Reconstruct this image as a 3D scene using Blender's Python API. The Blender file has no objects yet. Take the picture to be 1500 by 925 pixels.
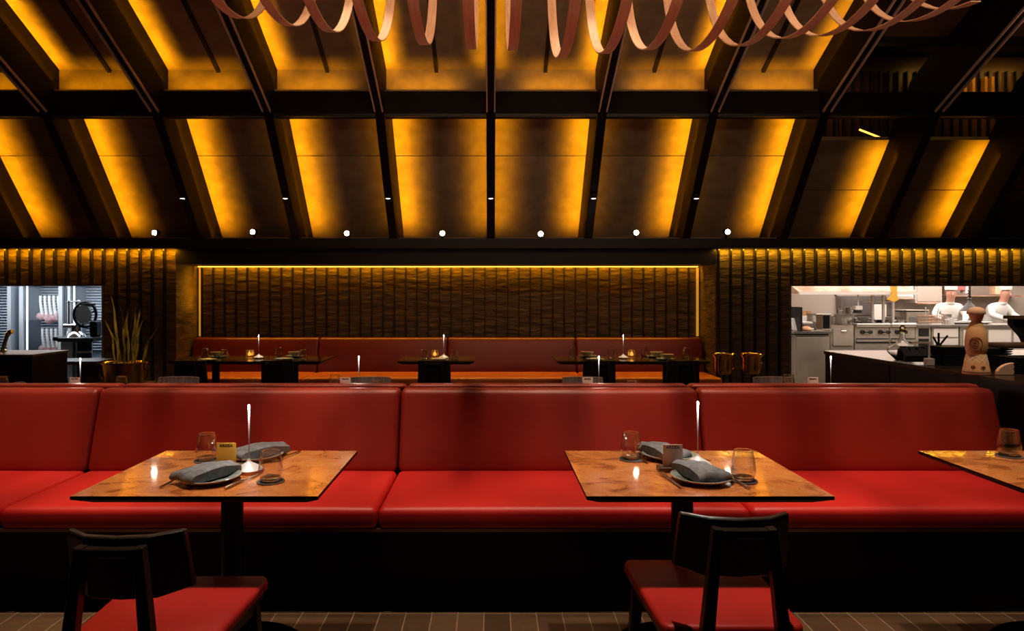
import bpy, bmesh, math, random
from mathutils import Vector, Matrix
random.seed(7)
PI = math.pi
scene = bpy.context.scene
COL = scene.collection
F = 980.0; VX = 719.0; HY = 436.0; CZ = 1.4
def P(px, py, Y):            # measured photo point at depth Y -> world
    return Vector(((px-VX)/F*Y, Y, CZ-(py-HY)/F*Y))
def PX(px, Y): return (px-VX)/F*Y
def PZ(py, Y): return CZ-(py-HY)/F*Y

# ------------------------------------------------------------------ materials
def mat(name, col=(.5,.5,.5), rough=.5, metal=0, emit=None, es=0, trans=0, ior=1.45, spec=None, coat=0):
    m = bpy.data.materials.new(name); m.use_nodes = True
    b = m.node_tree.nodes['Principled BSDF']
    b.inputs['Base Color'].default_value = (*col, 1)
    b.inputs['Roughness'].default_value = rough
    b.inputs['Metallic'].default_value = metal
    if trans: b.inputs['Transmission Weight'].default_value = trans; b.inputs['IOR'].default_value = ior
    if emit: b.inputs['Emission Color'].default_value = (*emit, 1); b.inputs['Emission Strength'].default_value = es
    if spec is not None: b.inputs['Specular IOR Level'].default_value = spec
    if coat: b.inputs['Coat Weight'].default_value = coat; b.inputs['Coat Roughness'].default_value = .1
    return m
def nd(m, t, **kw):
    n = m.node_tree.nodes.new(t)
    for k, v in kw.items(): setattr(n, k, v)
    return n
def lk(m, a, b): m.node_tree.links.new(a, b)
def noisy(name, c1, c2, scale=8, detail=6, rough=.5, metal=0, bump=0, bscale=None, stretch=(1,1,1), lo=.35, hi=.65, r2=None, bdist=.01, spec=None, coat=0):
    m = mat(name, c1, rough, metal, spec=spec, coat=coat); b = m.node_tree.nodes['Principled BSDF']
    tc = nd(m, 'ShaderNodeTexCoord'); mp = nd(m, 'ShaderNodeMapping'); mp.inputs['Scale'].default_value = stretch
    lk(m, tc.outputs['Object'], mp.inputs['Vector'])
    n = nd(m, 'ShaderNodeTexNoise'); n.inputs['Scale'].default_value = scale; n.inputs['Detail'].default_value = detail
    lk(m, mp.outputs[0], n.inputs['Vector'])
    r = nd(m, 'ShaderNodeValToRGB'); r.color_ramp.elements[0].position = lo; r.color_ramp.elements[1].position = hi
    r.color_ramp.elements[0].color = (*c1, 1); r.color_ramp.elements[1].color = (*c2, 1)
    lk(m, n.outputs['Fac'], r.inputs['Fac']); lk(m, r.outputs['Color'], b.inputs['Base Color'])
    if r2 is not None:
        mr = nd(m, 'ShaderNodeMapRange'); mr.inputs['To Min'].default_value = rough; mr.inputs['To Max'].default_value = r2
        lk(m, n.outputs['Fac'], mr.inputs['Value']); lk(m, mr.outputs[0], b.inputs['Roughness'])
    if bump:
        n2 = nd(m, 'ShaderNodeTexNoise'); n2.inputs['Scale'].default_value = bscale or scale*3; n2.inputs['Detail'].default_value = 5
        lk(m, mp.outputs[0], n2.inputs['Vector'])
        bp = nd(m, 'ShaderNodeBump'); bp.inputs['Strength'].default_value = bump; bp.inputs['Distance'].default_value = bdist
        lk(m, n2.outputs['Fac'], bp.inputs['Height']); lk(m, bp.outputs[0], b.inputs['Normal'])
    return m

M = {}
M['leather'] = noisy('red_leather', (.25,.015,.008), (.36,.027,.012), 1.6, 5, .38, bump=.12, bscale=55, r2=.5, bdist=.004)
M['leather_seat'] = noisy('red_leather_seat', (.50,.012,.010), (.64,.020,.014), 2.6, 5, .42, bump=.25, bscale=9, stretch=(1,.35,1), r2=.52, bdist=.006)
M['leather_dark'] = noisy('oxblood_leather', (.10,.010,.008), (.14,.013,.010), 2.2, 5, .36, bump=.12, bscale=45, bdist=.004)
M['cove_lit_seat'] = noisy('cove_lit_leather', (.50,.13,.025), (.62,.18,.035), 2.2, 5, .36, bump=.12, bscale=45, bdist=.004)  # amber cove reflection painted into the red seat leather
M['black_wood'] = noisy('blackened_wood', (.010,.009,.011), (.020,.017,.018), 6, 6, .42, bump=.15, bscale=30, stretch=(1,1,.15), spec=.22)
M['chair_wood'] = noisy('dark_stained_oak', (.018,.012,.010), (.040,.026,.018), 9, 6, .40, bump=.2, bscale=40, stretch=(1,1,.12))
M['grey_oak'] = noisy('greyed_oak', (.20,.17,.15), (.42,.38,.34), 14, 6, .5, stretch=(6,1,.3), bump=.2)
M['black'] = mat('matt_black', (.006,.006,.008), .5)
M['black_metal'] = mat('black_metal', (.012,.012,.014), .35, .6)
M['rib'] = noisy('brown_black_steel', (.010,.007,.006), (.016,.011,.009), 4, 5, .6, spec=.08)
M['flange'] = mat('brushed_flange', (.62,.50,.43), .35, .1)
M['steel'] = noisy('brushed_steel', (.55,.53,.50), (.70,.68,.64), 5, 5, .28, .9, stretch=(1,1,8))
M['steel_w'] = noisy('kitchen_steel', (.40,.35,.29), (.52,.46,.38), 3, 4, .42, .35)
M['chrome'] = mat('chrome', (.75,.74,.72), .08, 1)
M['shade_metal'] = mat('dull_shade_metal', (.10,.095,.09), .45, .5)
M['cloth_black'] = mat('black_cloth', (.012,.012,.014), .9)
M['brass'] = mat('aged_brass', (.75,.50,.20), .16, 1)
M['copper'] = noisy('copper_and_reflection', (.42,.14,.06), (.75,.48,.34), 4, 4, .35, .4)
M['white'] = mat('white_enamel', (.78,.74,.70), .4)
M['cream'] = mat('cream_paint', (.50,.43,.37), .5)
M['greywall'] = noisy('grey_tiles', (.10,.085,.08), (.16,.14,.13), 4, 4, .4)
M['panel'] = noisy('warm_plaster_panel', (.24,.185,.12), (.36,.28,.18), 7, 8, .7, bump=.15, bscale=25, lo=.3, hi=.7)
M['darkpanel'] = noisy('dark_brown_panel', (.16,.08,.05), (.05,.035,.028), 1.6, 5, .35)
M['slatwall'] = noisy('hammered_gold_plaster', (.05,.035,.016), (.14,.095,.042), 5, 8, .55, bump=.9, bscale=9, stretch=(.6,.6,2.2), lo=.3, hi=.75, bdist=.03)
M['fin'] = mat('black_fin', (.008,.008,.010), .45)
M['soffit'] = mat('soffit_black', (.010,.008,.007), .5)
M['glass'] = mat('clear_glass', (1,1,1), 0, trans=1, ior=1.45)
M['amber_glass'] = mat('amber_glass', (1,.62,.22), .05, trans=.85, ior=1.4)
M['coaster'] = noisy('grey_felt', (.10,.095,.10), (.17,.16,.165), 60, 3, .9)
M['linen'] = noisy('charcoal_linen', (.12,.13,.145), (.21,.22,.24), 40, 4, .85, bump=.35, bscale=220, bdist=.001)
M['plate'] = noisy('teal_glaze', (.09,.14,.14), (.38,.44,.42), 22, 6, .22, coat=.4)
M['plate_rim'] = mat('golden_rim', (.42,.28,.12), .35, .3)
M['cutlery'] = mat('bronze_cutlery', (.55,.38,.26), .25, 1)
M['lamp_white'] = mat('lamp_satin_white', (.72,.70,.70), .4, .2)
M['lamp_edge'] = mat('lamp_copper_edge', (.42,.22,.16), .35, .8)
M['tip'] = mat('lamp_tip', (1,1,1), .4, emit=(1,.90,.80), es=14)
M['spotlens'] = mat('spot_lens', (1,1,1), .3, emit=(1,.88,.72), es=60)
M['spotsmall'] = mat('small_lens', (1,1,1), .3, emit=(1,.93,.88), es=7)
M['ribbon'] = noisy('pale_wood_veneer', (.72,.42,.24), (.86,.56,.35), 6, 6, .45, stretch=(12,1,1))
M['ledline'] = mat('led_line', (1,.7,.2), .5, emit=(1,.46,.05), es=3)
M['ledwhite'] = mat('led_tube', (1,1,1), .5, emit=(.85,.94,1), es=1.5)
M['brown'] = mat('brown_leather', (.11,.06,.03), .5)
M['terracotta'] = noisy('pink_terracotta', (.74,.46,.29), (.80,.54,.36), 8, 4, .7)
M['meat'] = noisy('red_meat', (.55,.22,.24), (.75,.52,.52), 14, 5, .4)
M['bone'] = noisy('fat_and_bone', (.78,.72,.70), (.9,.88,.86), 10, 4, .5)
M['leaf'] = noisy('snake_plant_leaf', (.06,.07,.02), (.32,.25,.06), 20, 4, .4, stretch=(1,1,.5))
M['soil'] = noisy('moss_and_pebbles', (.12,.09,.04), (.42,.32,.16), 60, 3, .9)
M['skin'] = mat('skin', (.62,.33,.24), .5)
M['food'] = noisy('orange_vegetables', (.7,.2,.06), (.85,.55,.25), 40, 3, .5)
M['yellow'] = mat('mustard_cloth', (.75,.42,.05), .7)
M['red_cloth'] = mat('red_vinyl', (.35,.03,.02), .4)
M['kfloor'] = noisy('beige_worktop', (.46,.40,.33), (.56,.49,.41), 3, 4, .3)
M['pink_red'] = mat('faded_red', (.55,.12,.12), .6)
M['gold_slat'] = noisy('lit_gold_slat', (.35,.18,.03), (.6,.33,.06), 5, 3, .5)

# tabletop: orange burl with dark vein network under lacquer
def burl():
    m = mat('burl_veneer', (.5,.2,.06), .25, coat=1.0); m.node_tree.nodes['Principled BSDF'].inputs['Coat Roughness'].default_value=.045; b = m.node_tree.nodes['Principled BSDF']
    tc = nd(m, 'ShaderNodeTexCoord'); n = nd(m, 'ShaderNodeTexNoise'); n.inputs['Scale'].default_value = 9; n.inputs['Detail'].default_value = 8; n.inputs['Distortion'].default_value = 1.2
    lk(m, tc.outputs['Object'], n.inputs['Vector'])
    r = nd(m, 'ShaderNodeValToRGB'); e = r.color_ramp.elements
    e[0].position = .30; e[0].color = (.40,.10,.025,1); e[1].position = .72; e[1].color = (.98,.42,.13,1)
    x = e.new(.5); x.color = (.86,.29,.075,1)
    lk(m, n.outputs['Fac'], r.inputs['Fac'])
    mx = nd(m, 'ShaderNodeMixRGB'); mx.inputs['Fac'].default_value = .06
    mp = nd(m, 'ShaderNodeVectorMath', operation='ADD'); lk(m, tc.outputs['Object'], mx.inputs[1]); lk(m, n.outputs['Color'], mx.inputs[2])
    v = nd(m, 'ShaderNodeTexVoronoi', feature='DISTANCE_TO_EDGE'); v.inputs['Scale'].default_value = 60
    lk(m, mx.outputs[0], v.inputs['Vector'])
    r2 = nd(m, 'ShaderNodeValToRGB'); r2.color_ramp.elements[0].position = 0; r2.color_ramp.elements[0].color = (.35,.30,.26,1)
    r2.color_ramp.elements[1].position = .05; r2.color_ramp.elements[1].color = (1,1,1,1)
    lk(m, v.outputs['Distance'], r2.inputs['Fac'])
    mm = nd(m, 'ShaderNodeMixRGB', blend_type='MULTIPLY'); mm.inputs['Fac'].default_value = .5
    lk(m, r.outputs[0], mm.inputs[1]); lk(m, r2.outputs[0], mm.inputs[2]); lk(m, mm.outputs[0], b.inputs['Base Color'])
    return m
M['burl'] = burl()
def stem():
    m = mat('lamp_stem', (.45,.42,.42), .35, .5); b = m.node_tree.nodes['Principled BSDF']
    tc = nd(m,'ShaderNodeTexCoord'); sp = nd(m,'ShaderNodeSeparateXYZ'); lk(m,tc.outputs['Object'],sp.inputs[0])
    mr = nd(m,'ShaderNodeMapRange'); mr.inputs['From Min'].default_value=.10; mr.inputs['From Max'].default_value=.24; mr.inputs['To Min'].default_value=0; mr.inputs['To Max'].default_value=1.3
    lk(m,sp.outputs['Z'],mr.inputs['Value']); pw=nd(m,'ShaderNodeMath',operation='POWER'); pw.inputs[1].default_value=2.5; lk(m,mr.outputs[0],pw.inputs[0]); b.inputs['Emission Color'].default_value=(1,.85,.78,1); lk(m,pw.outputs[0],b.inputs['Emission Strength'])
    return m
M['stem_glow'] = stem()
M['black_top'] = mat('black_stone_top', (.010,.009,.010), .12)

def floor_mat():
    m = mat('floor_blocks', (.05,.035,.025), .42); b = m.node_tree.nodes['Principled BSDF']
    tc = nd(m, 'ShaderNodeTexCoord'); mp = nd(m, 'ShaderNodeMapping'); mp.inputs['Rotation'].default_value = (0,0,PI/2); mp.inputs['Location'].default_value=(.24,.03,0)
    lk(m, tc.outputs['Object'], mp.inputs['Vector'])
    br = nd(m, 'ShaderNodeTexBrick'); br.offset = 0.0; br.inputs['Scale'].default_value = 1
    br.inputs['Brick Width'].default_value = .34; br.inputs['Row Height'].default_value = .115; br.inputs['Mortar Size'].default_value = .0022
    br.inputs['Color1'].default_value = (.095,.050,.024,1); br.inputs['Color2'].default_value = (.17,.095,.045,1); br.inputs['Mortar'].default_value = (.42,.29,.18,1)
    lk(m, mp.outputs[0], br.inputs['Vector'])
    n = nd(m, 'ShaderNodeTexNoise'); n.inputs['Scale'].default_value = 30; n.inputs['Detail'].default_value = 8; lk(m, tc.outputs['Object'], n.inputs['Vector'])
    mm = nd(m, 'ShaderNodeMixRGB', blend_type='MULTIPLY'); mm.inputs['Fac'].default_value = .6
    lk(m, br.outputs['Color'], mm.inputs[1]); lk(m, n.outputs['Color'], mm.inputs[2]); lk(m, mm.outputs[0], b.inputs['Base Color'])
    bp = nd(m, 'ShaderNodeBump'); bp.inputs['Strength'].default_value = .5; bp.inputs['Distance'].default_value = .004
    lk(m, n.outputs['Fac'], bp.inputs['Height']); lk(m, bp.outputs[0], b.inputs['Normal'])
    return m
M['floor'] = floor_mat()

# painted ceramic bottle: crosshatch net band + footline, worked out around the bottle's own axis
def ceramic():
    m = mat('painted_ceramic', (.72,.42,.20), .55); b = m.node_tree.nodes['Principled BSDF']
    tc = nd(m, 'ShaderNodeTexCoord'); sp = nd(m, 'ShaderNodeSeparateXYZ'); lk(m, tc.outputs['Object'], sp.inputs[0])
    at = nd(m, 'ShaderNodeMath', operation='ARCTAN2'); lk(m, sp.outputs['Y'], at.inputs[0]); lk(m, sp.outputs['X'], at.inputs[1])
    def M2(op, a, bb):
        n = nd(m, 'ShaderNodeMath', operation=op)
        for i, v in enumerate((a, bb)):
            if v is None: continue
            if isinstance(v, (int, float)): n.inputs[i].default_value = v
            else: lk(m, v, n.inputs[i])
        return n.outputs[0]
    def line(sgn):
        s = M2('ADD', M2('MULTIPLY', at.outputs[0], 12), M2('MULTIPLY', sp.outputs['Z'], 240*sgn))
        return M2('GREATER_THAN', M2('SINE', s, None), .90)
    net = M2('MAXIMUM', line(1), line(-1))
    band = M2('MULTIPLY', M2('GREATER_THAN', sp.outputs['Z'], .075), M2('LESS_THAN', sp.outputs['Z'], .118))
    net = M2('MULTIPLY', net, band)
    foot = M2('MULTIPLY', M2('GREATER_THAN', sp.outputs['Z'], .012), M2('LESS_THAN', sp.outputs['Z'], .018))
    mx = nd(m, 'ShaderNodeMixRGB'); mx.inputs[1].default_value = (.86,.52,.24,1); mx.inputs[2].default_value = (1,.88,.68,1); lk(m, net, mx.inputs['Fac'])
    m3 = nd(m, 'ShaderNodeMixRGB'); m3.inputs[2].default_value = (.25,.12,.07,1); lk(m, mx.outputs[0], m3.inputs[1]); lk(m, foot, m3.inputs['Fac'])
    lk(m, m3.outputs[0], b.inputs['Base Color'])
    return m
M['ceramic'] = ceramic()

def thinwall():
    m=bpy.data.materials.new('thin_glass_wall'); m.use_nodes=True; nt=m.node_tree; nt.nodes.clear()
    o=nt.nodes.new('ShaderNodeOutputMaterial'); t=nt.nodes.new('ShaderNodeBsdfTransparent'); t.inputs[0].default_value=(.97,.96,.95,1)
    g=nt.nodes.new('ShaderNodeBsdfGlossy'); g.inputs['Roughness'].default_value=.05
    lw=nt.nodes.new('ShaderNodeLayerWeight'); lw.inputs[0].default_value=.35
    mr=nt.nodes.new('ShaderNodeMapRange'); mr.inputs['To Min'].default_value=.08; mr.inputs['To Max'].default_value=.95
    mx=nt.nodes.new('ShaderNodeMixShader')
    nt.links.new(lw.outputs['Facing'],mr.inputs['Value']); nt.links.new(mr.outputs[0],mx.inputs[0]); nt.links.new(t.outputs[0],mx.inputs[1]); nt.links.new(g.outputs[0],mx.inputs[2]); nt.links.new(mx.outputs[0],o.inputs[0]); return m
M['glass_wall']=thinwall()
# ------------------------------------------------------------------ mesh builder
class MB:
    def __init__(s): s.v=[]; s.f=[]; s.m=[]
    def add(s, vs, fs, mi=0):
        o=len(s.v); s.v += [tuple(v) for v in vs]; s.f += [tuple(i+o for i in f) for f in fs]; s.m += [mi]*len(fs); return s
    def box(s, x0,x1,y0,y1,z0,z1, mi=0):
        return s.add([(x0,y0,z0),(x1,y0,z0),(x1,y1,z0),(x0,y1,z0),(x0,y0,z1),(x1,y0,z1),(x1,y1,z1),(x0,y1,z1)],
            [(0,3,2,1),(4,5,6,7),(0,1,5,4),(1,2,6,5),(2,3,7,6),(3,0,4,7)], mi)
    def prism_x(s, poly, x0, x1, mi=0):      # poly in (y,z)
        n=len(poly); vs=[(x0,y,z) for y,z in poly]+[(x1,y,z) for y,z in poly]
        return s.add(vs, [tuple(range(n))[::-1], tuple(range(n,2*n))]+[(i,(i+1)%n,n+(i+1)%n,n+i) for i in range(n)], mi)
    def prism_z(s, poly, z0, z1, mi=0):
        n=len(poly); vs=[(x,y,z0) for x,y in poly]+[(x,y,z1) for x,y in poly]
        return s.add(vs, [tuple(range(n))[::-1], tuple(range(n,2*n))]+[(i,(i+1)%n,n+(i+1)%n,n+i) for i in range(n)], mi)
    def prism_y(s, poly, y0, y1, mi=0):      # poly in (x,z)
        n=len(poly); vs=[(x,y0,z) for x,z in poly]+[(x,y1,z) for x,z in poly]
        return s.add(vs, [tuple(range(n)), tuple(range(n,2*n))[::-1]]+[(i,n+i,n+(i+1)%n,(i+1)%n) for i in range(n)], mi)
    def bar(s, a, b, w, d, up=(0,0,1), mi=0, w2=None, d2=None):
        a=Vector(a); b=Vector(b); t=(b-a).normalized(); u=Vector(up)
        if abs(t.dot(u))>.98: u=Vector((0,1,0))
        sx=t.cross(u).normalized(); sy=sx.cross(t).normalized(); w2=w2 or w; d2=d2 or d
        vs=[]
        for p,ww,dd in((a,w,d),(b,w2,d2)):
            for i,j in((-1,-1),(1,-1),(1,1),(-1,1)): vs.append(p+sx*i*ww/2+sy*j*dd/2)
        return s.add(vs,[(0,1,2,3),(7,6,5,4),(0,4,5,1),(1,5,6,2),(2,6,7,3),(3,7,4,0)],mi)
    def tube(s, pts, r, n=8, mi=0, closed=False):
        pts=[Vector(p) for p in pts]; rr = r if isinstance(r,(list,tuple)) else [r]*len(pts)
        rings=[]; N=len(pts); prev=None
        for i,p in enumerate(pts):
            t=(pts[(i+1)%N]-pts[i-1]) if closed else (pts[min(i+1,N-1)]-pts[max(i-1,0)])
            t.normalize(); u = prev if prev else (Vector((0,0,1)) if abs(t.z)<.9 else Vector((1,0,0)))
            sx=(u-t*u.dot(t)).normalized(); prev=sx; sy=t.cross(sx)
            rings.append([p+(sx*math.cos(2*PI*k/n)+sy*math.sin(2*PI*k/n))*rr[i] for k in range(n)])
        vs=[q for r_ in rings for q in r_]; fs=[]
        for i in range(N if closed else N-1):
            j=(i+1)%N
            for k in range(n): fs.append((i*n+k, i*n+(k+1)%n, j*n+(k+1)%n, j*n+k))
        if not closed: fs += [tuple(range(n))[::-1], tuple(range((N-1)*n,N*n))]
        return s.add(vs,fs,mi)
    def lathe(s, prof, c=(0,0,0), n=32, mi=0, sx=1, sy=1, close=True):
        cx,cy,cz=c; vs=[]; fs=[]
        for r,z in prof:
            for k in range(n): a=2*PI*k/n; vs.append((cx+r*sx*math.cos(a), cy+r*sy*math.sin(a), cz+z))
        for i in range(len(prof)-1):
            for k in range(n): fs.append((i*n+k,i*n+(k+1)%n,(i+1)*n+(k+1)%n,(i+1)*n+k))
        if close:
            fs.append(tuple(range(n))[::-1]); fs.append(tuple(range((len(prof)-1)*n,len(prof)*n)))
        return s.add(vs,fs,mi)
    def build(s, name, mats, parent=None, smooth=False, bevel=0, seg=2, auto=None):
        me=bpy.data.meshes.new(name); me.from_pydata(s.v,[],s.f)
        if not isinstance(mats,(list,tuple)): mats=[mats]
        for m_ in mats: me.materials.append(M[m_] if isinstance(m_,str) else m_)
        for p,i in zip(me.polygons,s.m): p.material_index=i
        bm=bmesh.new(); bm.from_mesh(me); bmesh.ops.recalc_face_normals(bm, faces=bm.faces)
        if bevel:
            bmesh.ops.bevel(bm, geom=[e for e in bm.edges if e.is_manifold and e.calc_face_angle(0)>.5], offset=bevel, segments=seg, affect='EDGES', profile=.5, clamp_overlap=True)
        bm.to_mesh(me); bm.free()
        if smooth:
            for p in me.polygons: p.use_smooth=True
            me.set_sharp_from_angle(angle=math.radians(auto or 40))
        o=bpy.data.objects.new(name,me); COL.objects.link(o)
        if parent: o.parent=parent
        return o
def tag(o, label=None, cat=None, group=None, kind=None):
    if label: o['label']=label
    if cat: o['category']=cat
    if group: o['group']=group
    if kind: o['kind']=kind
    return o
def empty(name, loc=(0,0,0), label=None, cat=None, group=None, rz=0):
    o=bpy.data.objects.new(name,None); COL.objects.link(o); o.location=loc; o.rotation_euler.z=rz
    o.empty_display_size=.1
    return tag(o,label,cat,group)
def dup(root, loc, label, group=None, rz=None):
    r=root.copy(); COL.objects.link(r); r.location=loc; r['label']=label
    if group: r['group']=group
    if rz is not None: r.rotation_euler.z=rz
    for ch in list(root.children):
        c=ch.copy(); COL.objects.link(c); c.parent=r
        for g in list(ch.children):
            d=g.copy(); COL.objects.link(d); d.parent=c
    return r
def struct(o): o['kind']='structure'; return o
FIRST={}
def place(kind, maker, loc, label, cat, group=None, rz=0):
    if kind not in FIRST:
        r=maker(); FIRST[kind]=r; r.location=loc; tag(r,label,cat,group)
        r.rotation_euler.z=rz; return r
    r=dup(FIRST[kind],loc,label,group,rz)
    return r

# ------------------------------------------------------------------ camera
cam=bpy.data.cameras.new('camera'); co=bpy.data.objects.new('camera',cam); COL.objects.link(co)
co.location=(0,0,CZ); co.rotation_euler=(PI/2,0,0)
cam.sensor_fit='HORIZONTAL'; cam.sensor_width=36; cam.lens=36*F/1500
cam.shift_x=(750-VX)/1500; cam.shift_y=(HY-462.5)/1500
cam.clip_start=.05; cam.clip_end=100
scene.camera=co

# ------------------------------------------------------------------ shell
struct(MB().box(-9,12,-3,8.9,-.1,0).build('floor','floor'))
S=1.160
F0=(7.95,2.098); F1=(6.957,3.324); F2=(2.2,5.675)
def off(d):   # outline of the ceiling pushed outward by d
    ln=(.777,.629); un=(.443,.897)
    a=(F0[0]+ln[0]*d, F0[1]+ln[1]*d)
    # intersect lower and upper offset lines
    ly=lambda Y: a[1]-1.2346*(Y-a[0])
    u=(F1[0]+un[0]*d, F1[1]+un[1]*d)
    sl=(F2[1]-F1[1])/(F2[0]-F1[0])
    Y=(a[1]+1.2346*a[0]-u[1]+sl*u[0])/(sl+1.2346)
    b=(Y, ly(Y)); c=(F2[0], u[1]+sl*(F2[0]-u[0]))
    return a,b,c
B0,B1,B2=off(.52)
K=range(-7,9)
# recessed ceiling skin
cl=MB()
RY=7.12                                   # riser position behind the purlin
sl=(F2[1]-F1[1])/(F2[0]-F1[0])
zup=lambda Y: B1[1]+sl*(Y-B1[0])
zlo=lambda Y: B0[1]-1.2346*(Y-B0[0])
T=.04
for k in K[:-1]:
    x0=k*S; x1=x0+S
    openb = k>=3
    yt = 7.713 if openb else 7.14
    ym = (8.40+yt)/2+.07
    ya=8.60
    gap=.004
    for (p,q) in ((ya,ym+gap),(ym-gap,yt)):
        cl.prism_x([(p,zlo(p)),(q,zlo(q)),(q+.05,zlo(q)+.05),(p+.05,zlo(p)+.05)],x0,x1,0)
    if not openb:
        cl.prism_x([(RY,3.52),(RY,zup(RY)),(RY+.03,zup(RY)+.03),(RY+.03,3.52)],x0,x1,0)
        cl.prism_x([(RY,zup(RY)),(F2[0],zup(F2[0])),(F2[0],zup(F2[0])+.05),(RY,zup(RY)+.05)],x0,x1,0)
        cl.box(x0+S/2-.018,x0+S/2+.018,2.3,2.31,5.5,5.51,1)
        # dark slot down the middle of the upper panel
        xm=x0+S/2
        cl.prism_x([(RY,zup(RY)-.03),(F2[0],zup(F2[0])-.03),(F2[0],zup(F2[0])),(RY,zup(RY))],xm-.02,xm+.02,1)
        cl.box(x0,x1,7.02,7.125,3.565,3.585,0)
    else:
        cl.prism_x([(6.75,zup(6.75)),(F2[0],zup(F2[0])),(F2[0],zup(F2[0])+.05),(6.75,zup(6.75)+.05)],x0,x1,2)
        cl.box(x0,x1,6.72,6.80,zup(6.75)-.05,zup(6.75)+.04,1)
struct(cl.build('ceiling',['panel','black','darkpanel']))
# flat ceiling over the camera side
struct(MB().box(-9,12,-3,2.25,6.05,6.1).build('ceiling_front','black'))
# lower sill below the lower panels and purlins between ribs
n=0
for k in K[:-1]:
    x0=k*S+.047; x1=(k+1)*S-.047; n+=1
    pr=MB().prism_x([(6.99,3.315),(6.99,3.55),(7.12,3.565),(7.12,3.30)],x0,x1)
    pr.box(x0,x1,6.975,7.02,3.29,3.318,1)
    struct(pr.build('trim_%d'%n,['rib','black']))
tr=MB().box(-9,12,8.03,8.62,2.10,2.12)
struct(tr.build('trim_sill','panel'))
# main beam in front of the slat walls
bm_=MB().box(-9,12,7.93,8.03,1.985,2.10); bm_.box(-9,12,8.03,8.66,2.00,2.10)
struct(bm_.build('trim_beam','soffit'))
# ribs
for k in K:
    x=k*S; n+=1
    b0,b1,b2=off(.56)
    poly=[F0,F1,F2,b2,b1,(8.645,b0[1]-1.2346*(8.645-b0[0])),(8.645,2.101),(8.1,2.101)]
    r=MB().prism_x(poly,x-.047,x+.047).build('trim_%d'%n,'rib'); struct(r)
    fl=MB()
    d=Vector((0,F2[0]-F1[0],F2[1]-F1[1])).normalized(); nrm=Vector((0,-.443,-.897))
    a=Vector((0,*F1))+nrm*.012+d*.03; b=Vector((0,*F2))+nrm*.012
    for sx in (-.040,.040):
        fl.bar(a+Vector((x+sx,0,0)), b+Vector((x+sx,0,0)), .013,.024, up=nrm)
    fl.build('track_rail','flange',r)
    # lower face cap, darker
    d2=Vector((0,F1[0]-F0[0],F1[1]-F0[1])).normalized(); n2=Vector((0,-.777,-.629))
    MB().bar(Vector((x,*F0))+n2*.004+d2*.02, Vector((x,*F1))+n2*.004, .09,.008, up=n2).build('face_plate','black_metal',r)

# walls -------------------------------------------------------------
YW=8.05; YA=8.65
ZT=1.99
XL=PX(258,YW); XR=PX(1048,YW)         # alcove opening
WLx=PX(152,YW); WRx=PX(1156,YW)       # window edges
WT=PZ(418,YW)
def slat(mb, x0, x1, y, z0, z1, pitch=.146, dep=.05, w=.014, phase=0):
    x=math.ceil((x0-phase)/pitch)*pitch+phase
    while x<x1:
        mb.box(x-w/2,x+w/2,y-dep,y,z0,z1,1); x+=pitch
w=MB(); w.box(-9,WLx,YW,YW+.12,WT,ZT,0); w.box(WLx,XL,YW,YW+.12,0,ZT,0)
slat(w,-9,XL,YW,0.0 if False else WT,ZT,phase=.03,dep=.055,w=.016); slat(w,WLx+.02,XL,YW,0,WT,phase=.03,dep=.055,w=.016)
struct(w.build('wall_left',['slatwall','fin']))
w=MB(); w.box(WRx,12,YW,YW+.12,WT,ZT,0); w.box(XR,WRx,YW,YW+.12,0,ZT,0)
slat(w,XR,12,YW,WT,ZT,phase=.10,dep=.055,w=.016); slat(w,XR,WRx-.02,YW,0,WT,phase=.10,dep=.055,w=.016)
struct(w.build('wall_right',['slatwall','fin']))
w=MB(); w.box(XL-.1,XR+.1,YA,YA+.1,0,2.0,0); slat(w,XL+.05,XR-.05,YA,0,1.80,phase=.07,dep=.045,w=.012)
struct(w.build('wall_alcove',['slatwall','fin']))
struct(MB().box(XL-.14,XL,YW+.12,YA,0,2.0).build('wall_alcove_left','slatwall')); struct(MB().box(XR,XR+.14,YW+.12,YA,0,2.0).build('wall_alcove_right','slatwall'))
w=MB().box(XL,XR,YW-.02,YA-.10,1.80,2.0).box(XL,XR,YA-.10,YA,1.88,2.0)
struct(w.build('ceiling_alcove','soffit'))
# alcove corner light slots and cove tube
for nm,xx,lab in (('corner_light_strip',XL+.035,'thin vertical amber light slot in left corner of the alcove'),('corner_light_strip',XR-.035,'thin vertical amber light slot in right corner of the alcove')):
    g=mat('corner_glow',(.6,.35,.05),.5,emit=(1,.45,.04),es=.45)
    o=MB().box(xx-.014,xx+.014,YA-.02,YA-.002,.9,1.78).build(nm,g); tag(o,lab,'light strip','alcove corner light slots')
o=MB().box(XL+.05,XR-.06,YA-.12,YA-.105,1.785,1.797).build('cove_light_strip','ledline'); tag(o,'glowing amber light line along the top of the alcove wall','light strip')

# side walls of the hall (dark)
struct(MB().box(-9.1,-9,-3,13,0,6).build('wall_side_left','black'))
struct(MB().box(12,12.1,-3,14,0,6).build('wall_side_right','black'))

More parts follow.
